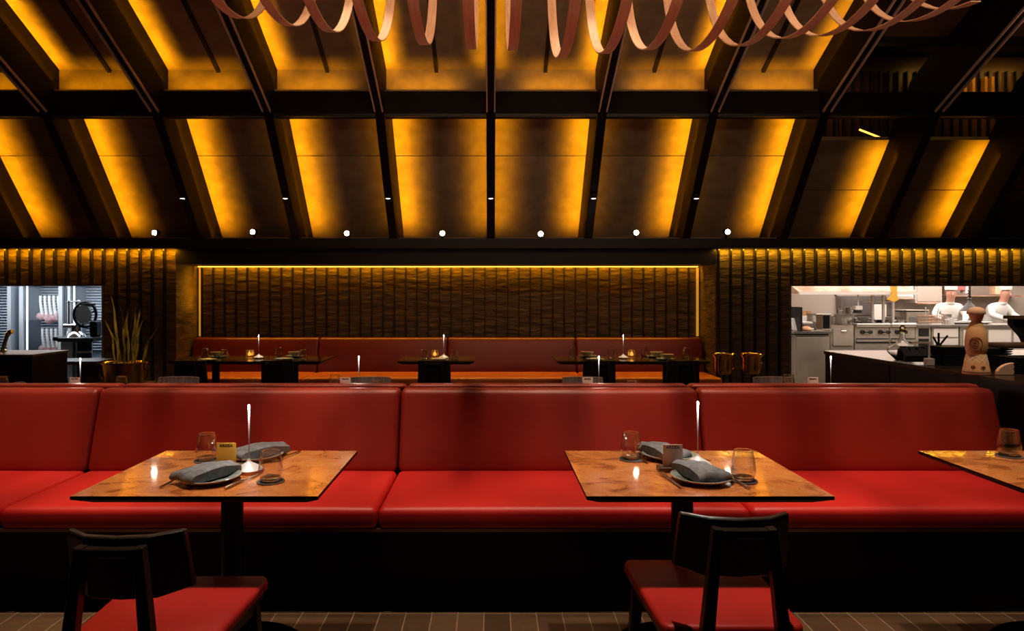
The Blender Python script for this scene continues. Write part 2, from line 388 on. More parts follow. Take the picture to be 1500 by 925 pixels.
# window frames + glass
def window(name, x0, x1, z0, z1, y, jamb_at):
    f=MB(); t=.03
    f.box(x0,x1,y-.02,y+.06,z1-.012,z1); f.box(x0,x1,y-.02,y+.06,z0,z0+t)
    f.box(jamb_at-t/2,jamb_at+t/2,y-.03,y+.06,z0,z1)
    o=struct(f.build(name,'steel'))
    g=MB().box(x0,x1,y+.02,y+.026,z0+t,z1-.012).build('pane',M['thin_glass'],o)
    return o
def thin():
    m=bpy.data.materials.new('window_glass'); m.use_nodes=True; nt=m.node_tree; nt.nodes.clear()
    o=nt.nodes.new('ShaderNodeOutputMaterial'); t=nt.nodes.new('ShaderNodeBsdfTransparent'); g=nt.nodes.new('ShaderNodeBsdfGlossy'); g.inputs['Roughness'].default_value=.01
    mx=nt.nodes.new('ShaderNodeMixShader'); fr=nt.nodes.new('ShaderNodeFresnel'); fr.inputs['IOR'].default_value=1.3
    nt.links.new(fr.outputs[0],mx.inputs[0]); nt.links.new(t.outputs[0],mx.inputs[1]); nt.links.new(g.outputs[0],mx.inputs[2]); nt.links.new(mx.outputs[0],o.inputs[0]); return m
M['thin_glass']=thin()
window('window_1',-9,WLx,.3,WT,YW+.03,WLx-.012)
window('window_2',WRx,12,.3,WT,YW+.03,WRx+.012)
struct(MB().box(-9,WLx,YW,YW+.12,0,.3).build('wall_below_window_left','black'))
struct(MB().box(WRx,12,YW,YW+.12,0,.3).build('wall_below_window_right','black'))

# ------------------------------------------------------------------ banquettes
def cushion(w,d,h,r,crown=.012,seg=5):
    bm=bmesh.new(); bmesh.ops.create_cube(bm,size=1)
    for v in bm.verts: v.co=Vector((v.co.x*w,v.co.y*d,v.co.z*h))
    bmesh.ops.bevel(bm,geom=bm.edges[:],offset=r,segments=seg,affect='EDGES',profile=.5)
    bmesh.ops.subdivide_edges(bm,edges=[e for e in bm.edges if e.calc_length()>.3],cuts=9,use_grid_fill=True)
    return bm
def from_bm(name,bm,m,parent,fn):
    for v in bm.verts: v.co=fn(v.co)
    bmesh.ops.recalc_face_normals(bm,faces=bm.faces)
    me=bpy.data.meshes.new(name); bm.to_mesh(me); bm.free(); me.materials.append(M[m])
    for p in me.polygons: p.use_smooth=True
    o=bpy.data.objects.new(name,me); COL.objects.link(o); o.parent=parent; return o
def make_banq(wd, dark=False, sd=.66):
    # local: x centred, y=0 at the front of the seat cushion, +y to the back
    r=empty('banquette')
    g=.006
    q0=.66-sd
    cr=lambda x,y,W,D: (1-(2*x/W)**4)*(1-(2*y/D)**4)
    from_bm('seat_cushion',cushion(wd-g,sd,.095,.028),'leather_seat' if not dark else 'cove_lit_seat',r,
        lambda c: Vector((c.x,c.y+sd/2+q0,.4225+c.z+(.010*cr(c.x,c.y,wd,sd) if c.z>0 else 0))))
    bh=.43; bt=.10
    def f(c):
        z=c.z+bh/2; b=.012*(1-(2*c.x/wd)**4)*(1-(2*c.z/bh)**4) if c.y<0 else 0
        taper=1
        return Vector((c.x*taper, .63+c.y+bt/2+z*.29-b, .462+z))
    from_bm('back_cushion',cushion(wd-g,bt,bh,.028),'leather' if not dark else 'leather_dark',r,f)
    b=MB().box(-wd/2,wd/2,.20+q0,.80,0,.372); b.box(-wd/2,wd/2,.02+q0,.80,.352,.375)
    b.build('base','black_wood',r)
    b=MB().prism_x([(.74,.375),(.84,.375),(.895,.86),(.875,.86)],-wd/2+.01,wd/2-.01).build('back_board','black_wood',r)
    MB().box(-wd/2,wd/2,.012+q0,.024+q0,.362,.376).build('trim_line','lamp_edge',r)
    return r
Y1=2.945
mods=[-3.84,-2.17,-.50,1.148,2.79]
where1=['partly cut off at the left edge of the photo','behind the left burl table','between the two front burl tables','at right end of front row, end by the bar counter']
where2=['far left module','module behind the left front table','centre module','rightmost module']
def banq_row(Yf, mods, flip, labs, grp, dark=False):
    for i in range(len(mods)-1):
        wd=mods[i+1]-mods[i]; x=(mods[i]+mods[i+1])/2
        r=make_banq(wd,dark,.42 if flip else .66); r.location=(x,Yf,0)
        if flip: r.rotation_euler.z=PI
        tag(r,labs[i],'banquette',grp)
banq_row(Y1,mods,False,['bright red leather banquette section, '+w for w in where1],'front row of red banquettes')
banq_row(Y1+1.80,[m+.01 for m in mods[:-1]]+[2.86],True,
   ['red banquette top edge seen just behind front row, '+w for w in where2],'second row of red banquettes facing away')
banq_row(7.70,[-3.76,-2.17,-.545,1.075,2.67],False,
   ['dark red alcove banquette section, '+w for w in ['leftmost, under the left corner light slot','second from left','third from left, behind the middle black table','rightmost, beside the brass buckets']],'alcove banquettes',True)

# ------------------------------------------------------------------ tables
def make_table(w,d,top,legs,dr=1):
    r=empty('restaurant_table')
    # bevelled underside: knife edge top
    t=MB(); hw=w/2; hd=d/2; e=.05
    vs=[(-hw,-hd,.75),(hw,-hd,.75),(hw,hd,.75),(-hw,hd,.75),(-hw,-hd,.738),(hw,-hd,.738),(hw,hd,.738),(-hw,hd,.738),
        (-hw+e,-hd+e,.715),(hw-e,-hd+e,.715),(hw-e,hd-e,.715),(-hw+e,hd-e,.715)]
    t.add(vs,[(0,1,2,3)],0); t.add(vs,[(0,4,5,1),(1,5,6,2),(2,6,7,3),(3,7,4,0),(4,8,9,5),(5,9,10,6),(6,10,11,7),(7,11,8,4),(8,11,10,9)],1)
    t.build('tabletop',[top,'black_wood'],r)
    for lx in legs:
        MB().lathe([(.04,.05),(.04,.70),(.09,.705),(.09,.716)],(lx,0,0),24).build('pedestal','black_metal',r,True)
        MB().lathe([(.29*dr,0),(.29*dr,.035),(.27*dr,.055),(.06,.075),(.04,.09)],(lx,0,0),40).build('foot_disc','black_metal',r,True)
    return r
TY=2.51; TD=.65
t0=make_table(.81,TD,'burl',[0]); t0.location=(-.97,TY,0)
tag(t0,'orange burl wood table at left with yellow reflection on its top','table','front row burl tables')
dup(t0,(.718,TY,0),'orange burl wood table right of centre with a lamp and two place settings','front row burl tables')
dup(t0,(2.215,TY,0),'orange burl wood table cut off by the right edge of the photo','front row burl tables')
TY2=4.57
t2=make_table(.81,.56,'burl',[0],.55); t2.location=(-.945,TY2+.06,0); tag(t2,'table hidden behind red banquette, holding the lamp left of centre','table','second row tables behind the banquette')
dup(t2,(.75,TY2+.06,0),'table hidden behind red banquette, holding the lamp right of centre','second row tables behind the banquette')
dup(t2,(2.25,TY2+.06,0),'table hidden behind banquette in front of the dark bar counter','second row tables behind the banquette')
r=make_table(1.6,.56,'burl',[-.45,.45],.55); r.location=(-2.75,4.60,0); tag(r,'long table hidden behind banquette in front of the planter','table','second row tables behind the banquette')
r=make_table(1.58,.70,'black_top',[-.42,.42]); r.location=(-2.51,7.13,0); tag(r,'long black table at the left end of the alcove','table','black alcove tables')
r=make_table(.78,.70,'black_top',[0]); r.location=(-.56,7.13,0); tag(r,'small square black table in the middle of the alcove','table','black alcove tables')
r=make_table(1.55,.70,'black_top',[-.42,.42]); r.location=(1.45,7.13,0); tag(r,'long black table at the right end of the alcove','table','black alcove tables')

# ------------------------------------------------------------------ chairs
def make_chair(back='chair_wood',leather=('leather_seat','leather'), low=.622):
    # local: faces +y, back at y=0 ; seat y .02...52
    r=empty('dining_chair')
    poly=[(-.19,.01),(.19,.01),(.205,.03),(.224,.47),(.207,.505),(-.207,.505),(-.224,.47),(-.205,.03)]
    s=MB().prism_z(poly,.425,.462).build('seat',leather[0],r,True,bevel=.013,seg=3,auto=60)
    MB().prism_z([(x*.95,.26+(y-.26)*.95) for x,y in poly],.405,.427).build('seat_frame',back,r)
    # back panel: three facets wrapping round the sitter, wider at the foot
    bp=MB(); seg=[(-.156,.012),(-.085,-.035),(0,-.047),(.085,-.035),(.156,.012)]
    zt,zb=.785,low
    top=[]; th=.022
    for (x,y) in seg: top.append((x,y))
    n=len(seg); vs=[]
    for z,sc,yo in((zb,1.06,.035),(zt-.012,1.0,0),(zt,.985,0)):
        for (x,y) in seg: vs.append((x*sc,y+yo,z+(-.012 if (z==zb and abs(x)<.1) else 0)))
        for (x,y) in seg: vs.append((x*sc,y+yo+th,z+(-.012 if (z==zb and abs(x)<.1) else 0)))
    fs=[]
    L=2*n
    for l in range(2):
        for i in range(n-1):
            fs.append((l*L+i,l*L+i+1,(l+1)*L+i+1,(l+1)*L+i)); fs.append((l*L+n+i+1,l*L+n+i,(l+1)*L+n+i,(l+1)*L+n+i+1))
        fs.append((l*L,(l+1)*L,(l+1)*L+n,l*L+n)); fs.append((l*L+n-1,l*L+2*n-1,(l+1)*L+2*n-1,(l+1)*L+n-1))
    for i in range(n-1):
        fs.append((i+1,i,n+i,n+i+1)); o2=2*L; fs.append((o2+i,o2+i+1,o2+n+i+1,o2+n+i))
    bp.add(vs,fs).build('backrest',back,r,bevel=.003,seg=1)
    for sx in (-1,1):
        MB().bar((sx*.074,-.058,.768),(sx*.106,-.065,.46),.026,.032,up=(0,1,0),w2=.036,d2=.034).bar((sx*.106,-.065,.46),(sx*.165,-.06,0),.036,.034,up=(0,1,0),w2=.028,d2=.03).build('rear_leg',back,r,bevel=.003,seg=1)
        MB().bar((sx*.185,.43,.41),(sx*.205,.47,0),.04,.04,up=(0,1,0),w2=.028,d2=.028).build('front_leg',back,r,bevel=.003,seg=1)
        MB().bar((sx*.115,-.06,.40),(sx*.19,.44,.39),.022,.045).build('side_rail',back,r)
    MB().bar((-.074,-.056,.752),(.074,-.056,.752),.026,.024).build('back_rail',back,r,bevel=.003,seg=1)
    return r
c0=make_chair(); c0.location=(-.965,1.755,0); tag(c0,'dark wood chair with red seat pulled up to the left burl table','chair','front row chairs')
dup(c0,(.695,1.895,0),'dark wood chair with red seat in front of the right burl table','front row chairs')
c2=make_chair('grey_oak'); c2.location=(-.925,5.17,0); c2.rotation_euler.z=PI
tag(c2,'grey wood chair top seen over the banquette, beside the lamp left of centre','chair','second row chairs facing the camera')
dup(c2,(.705,5.17,0),'grey wood chair top over the banquette, beside the lamp right of centre','second row chairs facing the camera',PI)
dup(c2,(2.17,5.17,0),'grey wood chair top over banquette, nearest the bar counter','second row chairs facing the camera',PI)
dup(c2,(-2.40,5.17,0),'grey wood chair top over banquette, below and right of the planter','second row chairs facing the camera',PI)
for px,lab in ((278,'black chair back at left end of the left alcove table'),(406,'black chair back right of the lamp at the left alcove table'),(636,'black chair back at the small middle alcove table'),
               (878,'black chair back near left end of the right alcove table'),(1001,'black chair back near right end of the right alcove table')):
    if px==278:
        c3=make_chair('black_wood',('leather_dark','leather_dark'),.49)
        for ch in c3.children: ch.scale=(1,1,1)
        c3.location=(PX(px,6.55),6.53,0); tag(c3,lab,'chair','black chairs in front of the alcove tables')
    else: dup(c3,(PX(px,6.55),6.53,0),lab,'black chairs in front of the alcove tables')

# ------------------------------------------------------------------ tableware
def mk_glass_solo():
    mb=MB()
    mb.lathe([(.033,.0045),(.0415,.022),(.0425,.040),(.0385,.070),(.0318,.1028)],(0,0,0),40,close=False,mi=0)
    mb.lathe([(0,0),(.026,0),(.033,.004),(.0365,.010),(.034,.0125),(.018,.0115),(0,.011)],(0,0,0),40,close=False,mi=1)
    mb.lathe([(.0309,.1028),(.0313,.104),(.0320,.1042),(.0324,.103),(.0317,.102),(.0309,.1028)],(0,0,0),40,close=False,mi=1)
    return mb.build('tumbler_glass',['glass_wall','glass'],None,True,auto=80)
def mk_coaster():
    return MB().lathe([(.047,0),(.048,.002),(.047,.005)],(0,0,0),36).build('coaster','coaster',None,True)
def mk_lamp():
    r=empty('table_lamp')
    MB().lathe([(.052,0),(.053,.002),(.053,.011),(.051,.012)],(0,0,0),40).build('base_rim','lamp_edge',r,True)
    MB().lathe([(.051,.0122),(.047,.016),(.012,.036),(.006,.042),(.004,.05)],(0,0,0),40).build('base','lamp_white',r,True)
    MB().lathe([(.0018,.045),(.0022,.12),(.0034,.20),(.0040,.2375)],(0,0,0),16).build('stem','stem_glow',r,True)
    MB().lathe([(.0040,.2375),(.0044,.242),(.0042,.248),(.002,.251)],(0,0,0),16).build('light_tip','tip',r,True)
    return r
def mk_plate():
    r=empty('dinner_plate')
    MB().lathe([(.0,.006),(.06,.006),(.068,.008),(.095,.016),(.104,.020),(.105,.021),(.103,.0225),(.09,.019),(.066,.011),(.058,.009),(.0,.009)],(0,0,0),48,close=False).build('dish','plate',r,True,auto=70)
    MB().lathe([(.045,0),(.060,0),(.075,.006),(.106,.019),(.1065,.0215),(.1055,.0215),(.075,.0085),(.045,.006)],(0,0,0),48,close=False).build('underside','plate_rim',r,True)
    return r
def mk_napkin():
    # folded linen: three layers with round fold at one end, gently bowed over the plate
    L=.100; prof=[]
    for i in range(9):
        a=-PI/2-PI*i/8; prof.append((-L+.016*math.cos(a)*1.0,.013+.013*math.sin(a)))
    top=[(-L,.026),(-.03,.027),(.02,.026),(L-.01,.023),(L,.020),(L+.002,.0165),(L-.004,.0155),(L,.0145),(L+.004,.011),(L-.003,.0095),(L+.002,.008),(L+.003,.003),(L-.004,0)]
    prof=[(-L,0)]+prof[1:-1]+top
    mb=MB(); N=14; W=.052; rings=[]
    for j in range(N+1):
        t=j/N*2-1; y=t*W
        ring=[]
        for (x,z) in prof:
            yy=y*(1-.14*(x/L))+.006*math.sin(x*40)*t
            zz=z*(1-.18*abs(t)**4)+ .012*(1-(x/L)**2)*0 - .006*(x/L)**2 + .002*math.sin(6*t+x*60)
            ring.append((x+.006*math.sin(t*3),yy,max(zz,-.006)*1.3))
        rings.append(ring)
    n=len(prof); vs=[v for r in rings for v in r]; fs=[]
    for j in range(N):
        for i in range(n): fs.append((j*n+i,j*n+(i+1)%n,(j+1)*n+(i+1)%n,(j+1)*n+i))
    fs.append(tuple(range(n))[::-1]); fs.append(tuple(range(N*n,(N+1)*n)))
    return mb.add(vs,fs).build('napkin','linen',None,True,auto=50)
def mk_fork():
    r=MB()
    r.tube([(0,-.09,.004),(0,-.04,.006),(0,.01,.008),(0,.045,.006)],[.0040,.0035,.0028,.0032],8)
    r.prism_z([(-.004,.04),(.004,.04),(.011,.058),(.011,.064),(-.011,.064),(-.011,.058)],.004,.0065)
    for i in range(4): x=-.0095+i*.0063; r.bar((x,.062,.0052),(x*1.02,.098,.009),.0026,.002)
    return r.build('fork','cutlery',None)
def mk_knife():
    r=MB()
    r.tube([(0,-.10,.005),(0,-.05,.005),(0,0,.005)],[.0055,.0050,.0038],8)
    r.prism_z([(-.003,0),(.006,.002),(.0085,.03),(.008,.07),(.001,.098),(-.003,.09)],.0035,.0055)
    return r.build('knife','cutlery',None)
def text_mesh(s, size, matl, parent, loc, rx=PI/2, name='lettering', ext=.0004, rz=0, bold=.02):
    cu=bpy.data.curves.new('t','FONT'); cu.body=s; cu.size=size; cu.extrude=ext; cu.align_x='CENTER'; cu.align_y='CENTER'; cu.offset=bold*size; cu.space_character=1.12
    to=bpy.data.objects.new('tmp',cu); COL.objects.link(to)
    dg=bpy.context.evaluated_depsgraph_get(); me=bpy.data.meshes.new_from_object(to.evaluated_get(dg)); bpy.data.objects.remove(to)
    me.materials.clear(); me.materials.append(M[matl]); me.name=name
    o=bpy.data.objects.new(name,me); COL.objects.link(o); o.parent=parent; o.location=loc; o.rotation_euler=(rx,0,rz); return o
M['card_gold']=noisy('gold_acrylic',(.72,.37,.04),(.80,.44,.06),5,3,.25)
M['card_pink']=noisy('frosted_acrylic',(.85,.66,.55),(.92,.74,.62),5,3,.3)
M['base_wood']=noisy('walnut_block',(.06,.03,.018),(.12,.07,.03),20,5,.4,stretch=(.3,3,3))
def mk_menu(card,w=.072):
    r=empty('menu_stand')
    MB().box(-.056,.056,-.028,.028,0,.019).build('base_block','base_wood',r,bevel=.002,seg=1)
    MB().box(-w/2,w/2,-.002,.002,.012,.100).build('card','card_gold' if card=='g' else 'card_pink',r)
    text_mesh('ARDEA',.0145,'black',r,(0,-.0026,.089),ext=.0002,bold=.03)
    return r
TZ=.75
def setting(cx,cy,side,desc,rot,fullc=True):
    pass
def glass_on(x,y,lab,clab,z=TZ,g='tumblers',coaster=True):
    if coaster:
        place('coaster',mk_coaster,(x,y,z+.0005),clab,'coaster','round coasters under the glasses')
        z+=.006
    place('glass',mk_glass_solo,(x,y,z),lab,'glass',g)
G1='stemless tumblers on the front tables'
# left front table
glass_on(-1.128,2.655,'empty stemless tumbler at back left of the left burl table','grey round coaster under the back tumbler of the left burl table',g=G1)
glass_on(-.775,2.355,'empty stemless tumbler at front right of the left burl table, by the knife','grey round coaster under the front tumbler of the left burl table',g=G1)
glass_on(.561,2.675,'empty stemless tumbler at back left of the right burl table','grey round coaster under the back left tumbler of the right burl table',g=G1)
glass_on(.893,2.365,'empty stemless tumbler at front right of the right burl table','grey round coaster under the front right tumbler of the right burl table',g=G1)
glass_on(2.115,2.73,'empty stemless tumbler on the burl table at the photo\'s right edge','grey round coaster on the burl table at the right edge',g=G1)
GL='slim cordless table lamps'
place('lamp',mk_lamp,(-.90,2.49,TZ),'slim lit table lamp with cone base on the left burl table','lamp',GL)
place('lamp',mk_lamp,(.795,2.57,TZ),'slim lit table lamp with cone base on the right burl table','lamp',GL)
m1=mk_menu('g'); m1.location=(-1.0,2.53,TZ); m1.rotation_euler.z=.02; tag(m1,'small gold menu card in wooden stand lettered ARDEA on the left burl table','menu stand','menu card stands')
m2=mk_menu('p'); m2.location=(.680,2.50,TZ); m2.rotation_euler.z=-.03; tag(m2,'small frosted menu card in wooden stand lettered ARDEA on right burl table','menu stand','menu card stands')
GP='glazed dinner plates on the front tables'
place('plate',mk_plate,(-.994,2.365,TZ),'teal glazed plate at front of the left burl table under a dark napkin','plate',GP)
place('plate',mk_plate,(-.945,2.695,TZ),'teal glazed plate at back of the left burl table behind the lamp','plate',GP)
place('plate',mk_plate,(.744,2.365,TZ),'teal glazed plate at front of the right burl table under a grey napkin','plate',GP)
place('plate',mk_plate,(.719,2.70,TZ),'teal glazed plate at back of the right burl table behind the menu card','plate',GP)
GN='folded charcoal napkins on the plates'
place('napkin',mk_napkin,(-1.0,2.385,TZ+.022),'dark folded napkin lying on the front plate of the left burl table','napkin',GN,rz=1.0)
place('napkin',mk_napkin,(-.925,2.715,TZ+.022),'dark folded napkin on the back plate of the left burl table','napkin',GN,rz=.75)
place('napkin',mk_napkin,(.737,2.40,TZ+.022),'grey folded napkin on the front plate of the right burl table','napkin',GN,rz=1.88)
place('napkin',mk_napkin,(.685,2.715,TZ+.022),'grey folded napkin on the back plate of the right burl table','napkin',GN,rz=2.0)
GC='bronze cutlery on the front tables'
place('fork',mk_fork,(-1.110,2.36,TZ+.001),'bronze fork left of the front plate on the left burl table','fork',GC,rz=-.15)
place('knife',mk_knife,(-.872,2.355,TZ+.001),'bronze knife right of the front plate on the left burl table','knife',GC,rz=-.25)
place('fork',mk_fork,(-.825,2.72,TZ+.001),'bronze fork beside the back plate of the left burl table','fork',GC,rz=PI-.3)
place('fork',mk_fork,(.635,2.36,TZ+.001),'bronze fork left of the front plate on the right burl table','fork',GC,rz=.12)
place('knife',mk_knife,(.860,2.36,TZ+.001),'bronze knife right of the front plate on the right burl table','knife',GC,rz=.14)
place('knife',mk_knife,(.604,2.70,TZ+.001),'bronze knife beside the back left tumbler on the right burl table','knife',GC,rz=PI+.1)
place('fork',mk_fork,(.832,2.715,TZ+.001),'bronze fork behind the lamp on the right burl table','fork',GC,rz=PI+.2)
# second row
G2='tumblers showing over the banquette'
for x,y,l in ((-1.10,4.72,'tumbler peeking over the banquette left of the lamp left of centre'),(-.748,4.40,'low tumbler peeking over banquette right of the lamp left of centre'),
              (.925,4.40,'tumbler rim peeking over the banquette right of the lamp right of centre'),(2.11,4.74,'tumbler over the banquette in front of the steel kitchen cabinet'),
              (-2.55,4.62,'tumbler over the banquette just below the metal planter'),(-2.19,4.30,'tumbler rim over the banquette between planter and grey chair'),
              (-3.36,4.60,'tumbler over banquette at the very left edge of the photo'),(-3.03,4.30,'tumbler rim over banquette below the black counter at left')):
    place('glass',mk_glass_solo,(x,y,TZ),l,'glass',G2)
for x,y,l in ((-.90,4.56,'slim lit lamp rising behind the banquette left of centre'),(.736,4.56,'slim lit lamp rising behind the banquette right of centre'),
              (2.317,4.56,'slim lit lamp in front of the end of the dark bar counter'),(-2.70,4.40,'slim lit lamp behind banquette in front of the slicer pedestal')):
    place('lamp',mk_lamp,(x,y,TZ),l,'lamp',GL)
for x,l in ((-1.0,'menu card lettered ARDEA just over the banquette, left of centre'),(.665,'menu card lettered ARDEA just over the banquette, right of centre'),(2.215,'menu card lettered ARDEA just over the banquette, near the bar counter'),(-2.86,'menu card lettered ARDEA just over the banquette, below the slicer')):
    dup(m2,(x,4.60,TZ),l,'menu card stands',0)
# alcove tables
M['flame']=mat('candle_flame',(1,.6,.2),.5,emit=(1,.50,.10),es=1.6)
def mk_votive():
    r=empty('candle_holder')
    MB().box(-.034,.034,-.034,.034,0,.082).build('glass_block','amber_glass',r,bevel=.004)
    MB().lathe([(.020,.0825),(.020,.086)],(0,0,0),16).build('cup_rim','brass',r)
    MB().lathe([(0,.020),(.016,.024),(.019,.04),(.008,.062),(0,.072)],(0,0,0),12,close=False).build('flame','flame',r,True)
    return r
def mk_bowl():
    return MB().lathe([(.0,0),(.03,0),(.035,.008),(.06,.03),(.072,.05),(.069,.051),(.055,.033),(.03,.013),(0,.011)],(0,0,0),28,close=False).build('bowl','terra_bowl',None,True)
M['terra_bowl']=mat('ochre_bowl',(.42,.27,.13),.4)
G3='tumblers on the alcove tables'
for px,yb,l in ((301,525,'leftmost tumbler on the left alcove table'),(329,527.5,'second tumbler from left on the left alcove table'),(408,523.5,'tumbler right of the lamp on the left alcove table'),
             (444,527.5,'rightmost tumbler on the left alcove table'),(621,527,'tumbler left of the candle on the middle alcove table'),(666,527.5,'tumbler right of the lamp on the middle alcove table'),
             (839,521.5,'leftmost tumbler on the right alcove table'),(895,526.5,'tumbler left of the lamp on the right alcove table'),(944,521.5,'tumbler right of the candle on the right alcove table'),(1005,524.5,'rightmost tumbler on the right alcove table')):
    Y=.65*F/(yb-HY); Y=max(6.87,min(7.40,Y))
    place('glass',mk_glass_solo,(PX(px,Y),Y,TZ),l,'glass',G3)
    if px in (301,): pass
for px,l in ((379,'slim lit lamp on the left alcove table'),(650,'slim lit lamp on the middle alcove table'),(913,'slim lit lamp on the right alcove table')):
    place('lamp',mk_lamp,(PX(px,7.13),7.13,TZ),l,'lamp',GL)
for px,l in ((366,'square amber candle glass left of the lamp on left alcove table'),(637,'square amber candle glass on the middle alcove table'),(925,'square amber candle glass right of the lamp on right alcove table')):
    place('votive',mk_votive,(PX(px,7.22),7.22,TZ),l,'candle holder','square candle glasses on the alcove tables')
for px,Y,l in ((318,7.28,'small dark plate left of second tumbler, left alcove table'),(304,6.90,'black plate beside the leftmost tumbler, left alcove table'),(416,6.98,'black plate just below the tumbler right of the lamp, left alcove table'),(432,7.32,'small plate beside the rightmost tumbler, left alcove table'),
             (644,6.96,'black plate at front of the middle alcove table'),(872,6.95,'black plate left of the lamp on the right alcove table'),(862,7.32,'plate with bowl near leftmost tumbler, right alcove table'),(960,7.30,'plate under the upper bowl on the right alcove table'),(975,7.0,'plate under the lower bowl on the right alcove table')):
    o=place('plate_small',lambda: MB().lathe([(0,.0),(.06,0),(.10,.012),(.098,.014),(.06,.004),(0,.004)],(0,0,0),28,close=False).build('side_plate','plate',None,True),(PX(px,Y),Y,TZ+.001),l,'plate','plates on the alcove tables')
for px,Y,l in ((860,7.32,'ochre bowl near the leftmost tumbler on right alcove table'),(962,7.30,'ochre bowl right of the third tumbler on right alcove table'),(977,7.0,'ochre bowl left of the rightmost tumbler on right alcove table'),(432,7.32,'ochre bowl by the rightmost tumbler on the left alcove table'),(318,7.28,'ochre bowl by the second tumbler on the left alcove table')):
    place('bowl',mk_bowl,(PX(px,Y),Y,TZ+.006),l,'bowl','ochre bowls on the alcove tables')

# ------------------------------------------------------------------ ice buckets
def mk_bucket():
    r=empty('ice_bucket')
    MB().lathe([(.0,0),(.075,0),(.082,.01),(.092,.06),(.095,.17),(.118,.205),(.124,.21),(.124,.214),(.115,.21),(.09,.17),(.087,.06),(.07,.02),(0,.018)],(0,0,.58),32,close=False).build('pail','brass',r,True,auto=50)
    MB().lathe([(.14,0),(.14,.01),(.02,.02),(.012,.05),(.012,.57),(.05,.58)],(0,0,0),24).build('stand','black_metal',r,True)
    for s in(-1,1):
        MB().tube([(s*(.092+.018*math.sin(PI*i/6)),0,.66+.04*math.cos(PI*i/6)) for i in range(7)],.005,6).build('handle','brass',r,True)
    return r
place('bucket',mk_bucket,(PX(1060,7.2),7.2,0),'brass champagne bucket on a stand, nearest the alcove','bucket','brass champagne buckets')
place('bucket',mk_bucket,(PX(1101,7.2),7.2,0),'brass champagne bucket on a stand, nearer the kitchen window','bucket','brass champagne buckets')

# ------------------------------------------------------------------ planter with snake plant
YP=7.1
pc=PX(181,YP)
r=empty('potted_snake_plant',(pc,YP,.49),'snake plant with tall upright leaves in an oval metal planter','potted plant')
MB().lathe([(.0,0),(.185,0),(.20,.02),(.232,.20),(.25,.215),(.25,.225),(.225,.215),(.2,.18)],(0,0,0),40,sy=.62,close=False).build('planter','brass',r,True,auto=50)
MB().lathe([(.0,.215),(.12,.212),(.222,.19)],(0,0,0),32,sy=.6,close=False).build('soil','soil',r,True)
for s in(-1,1):
    MB().tube([(s*(.225+.03*math.sin(PI*i/6)),0,.10+.05*math.cos(PI*i/6)) for i in range(7)],.006,6).build('handle','brass',r,True)
lv=MB()
leaves=[(166,434,172,.34),(176,448,181,.25),(160,470,172,.3),(156,474,175,.2),(152,478,176,.3),(187,447,184,.2),(192,455,186,.2),(197,453,190,.2),(201,450,196,.22),(204,452,199,.2),
        (207,458,200,.2),(210,467,202,.15),(228,481,208,.3),(175,452,179,.4),(190,462,188,.2),(198,460,193,.2),(205,456,197,.2),(183,470,182,.2),(172,465,178,.2),(200,480,194,.2)]
for i,(tx,ty,bx,bend) in enumerate(leaves):
    tip=P(tx,ty,YP)-Vector((pc,YP,.49)); base=Vector(((PX(bx,YP)-pc)*.9, random.uniform(-.06,.08), .2)); tip.y=base.y+random.uniform(-.05,.05)
    wmax=random.uniform(.009,.016); N=12; vs=[]; ph=random.uniform(0,PI); 
    perp=Vector((tip.z-base.z,0,base.x-tip.x)).normalized(); 
    for j in range(N+1):
        t=j/N; c=base.lerp(tip,t)+Vector((math.sin(t*PI)*(.035 if tx<bx else -.035)*bend*4*.6+.008*math.sin(t*9+i),0,0))
        ww=wmax*(.45+.55*math.sin(min(1,t*1.25)*PI*.75))*(1-t**5)+.001
        a=ph+t*1.1; dx=Vector((math.cos(a),math.sin(a)*.9,0))
        vs += [c-dx*ww, c+Vector((0,.004,0)), c+dx*ww]
    fs=[]
    for j in range(N): 
        b=j*3; fs += [(b,b+1,b+4,b+3),(b+1,b+2,b+5,b+4)]
    lv.add(vs,fs)
lv.build('foliage','leaf',r,True)
o=MB(); o.box(-.33,.33,-.2,.2,.455,.49)
for sx in(-1,1):
    for sy in(-1,1): o.box(sx*.29-.02,sx*.29+.02,sy*.16-.02,sy*.16+.02,0,.455)
st=o.build('plant_stand','black_wood'); st.location=(pc,YP,0); tag(st,'low black stand carrying the metal planter','stand')
# slanted leg console at left
r=empty('console_table',(PX(112,7.4),7.4,0),'black console table with slanted legs beside the planter','console')
MB().box(-.32,.34,-.2,.2,.675,.71).build('tabletop','black_wood',r)
for sx in(-1,1):
    MB().bar((sx*.26,0,.675),(sx*.12,0,.0),.05,.30,up=(0,1,0)).build('leg','black_wood',r)
# black host counter far left
r=empty('service_counter',(PX(-30,6.2),6.2,0),'black service counter at the left edge with a grey worktop','counter')
wz=PZ(517,6.2)
xw=PX(47,6.0)-PX(-30,6.2)
MB().box(-1.0,xw,-.2,.3,0,wz-.02).build('cabinet','black_wood',r)
MB().box(-1.0,xw+.01,-.21,.31,wz-.02,wz).build('worktop','greywall',r)
# tap on it
r=MB().tube([P(4,513,6.3),P(8,500,6.3),P(11,491,6.3)],.016,10).tube([P(11,491,6.3),P(14,487,6.3),P(18,486,6.3)],.022,10)
r.lathe([(.035,0),(.035,.02),(.02,.03)],tuple(P(4,516.8,6.3)),16)
o=r.build('beer_tap','chrome',None,True); tag(o,'slanted chrome tap on the black service counter','tap')

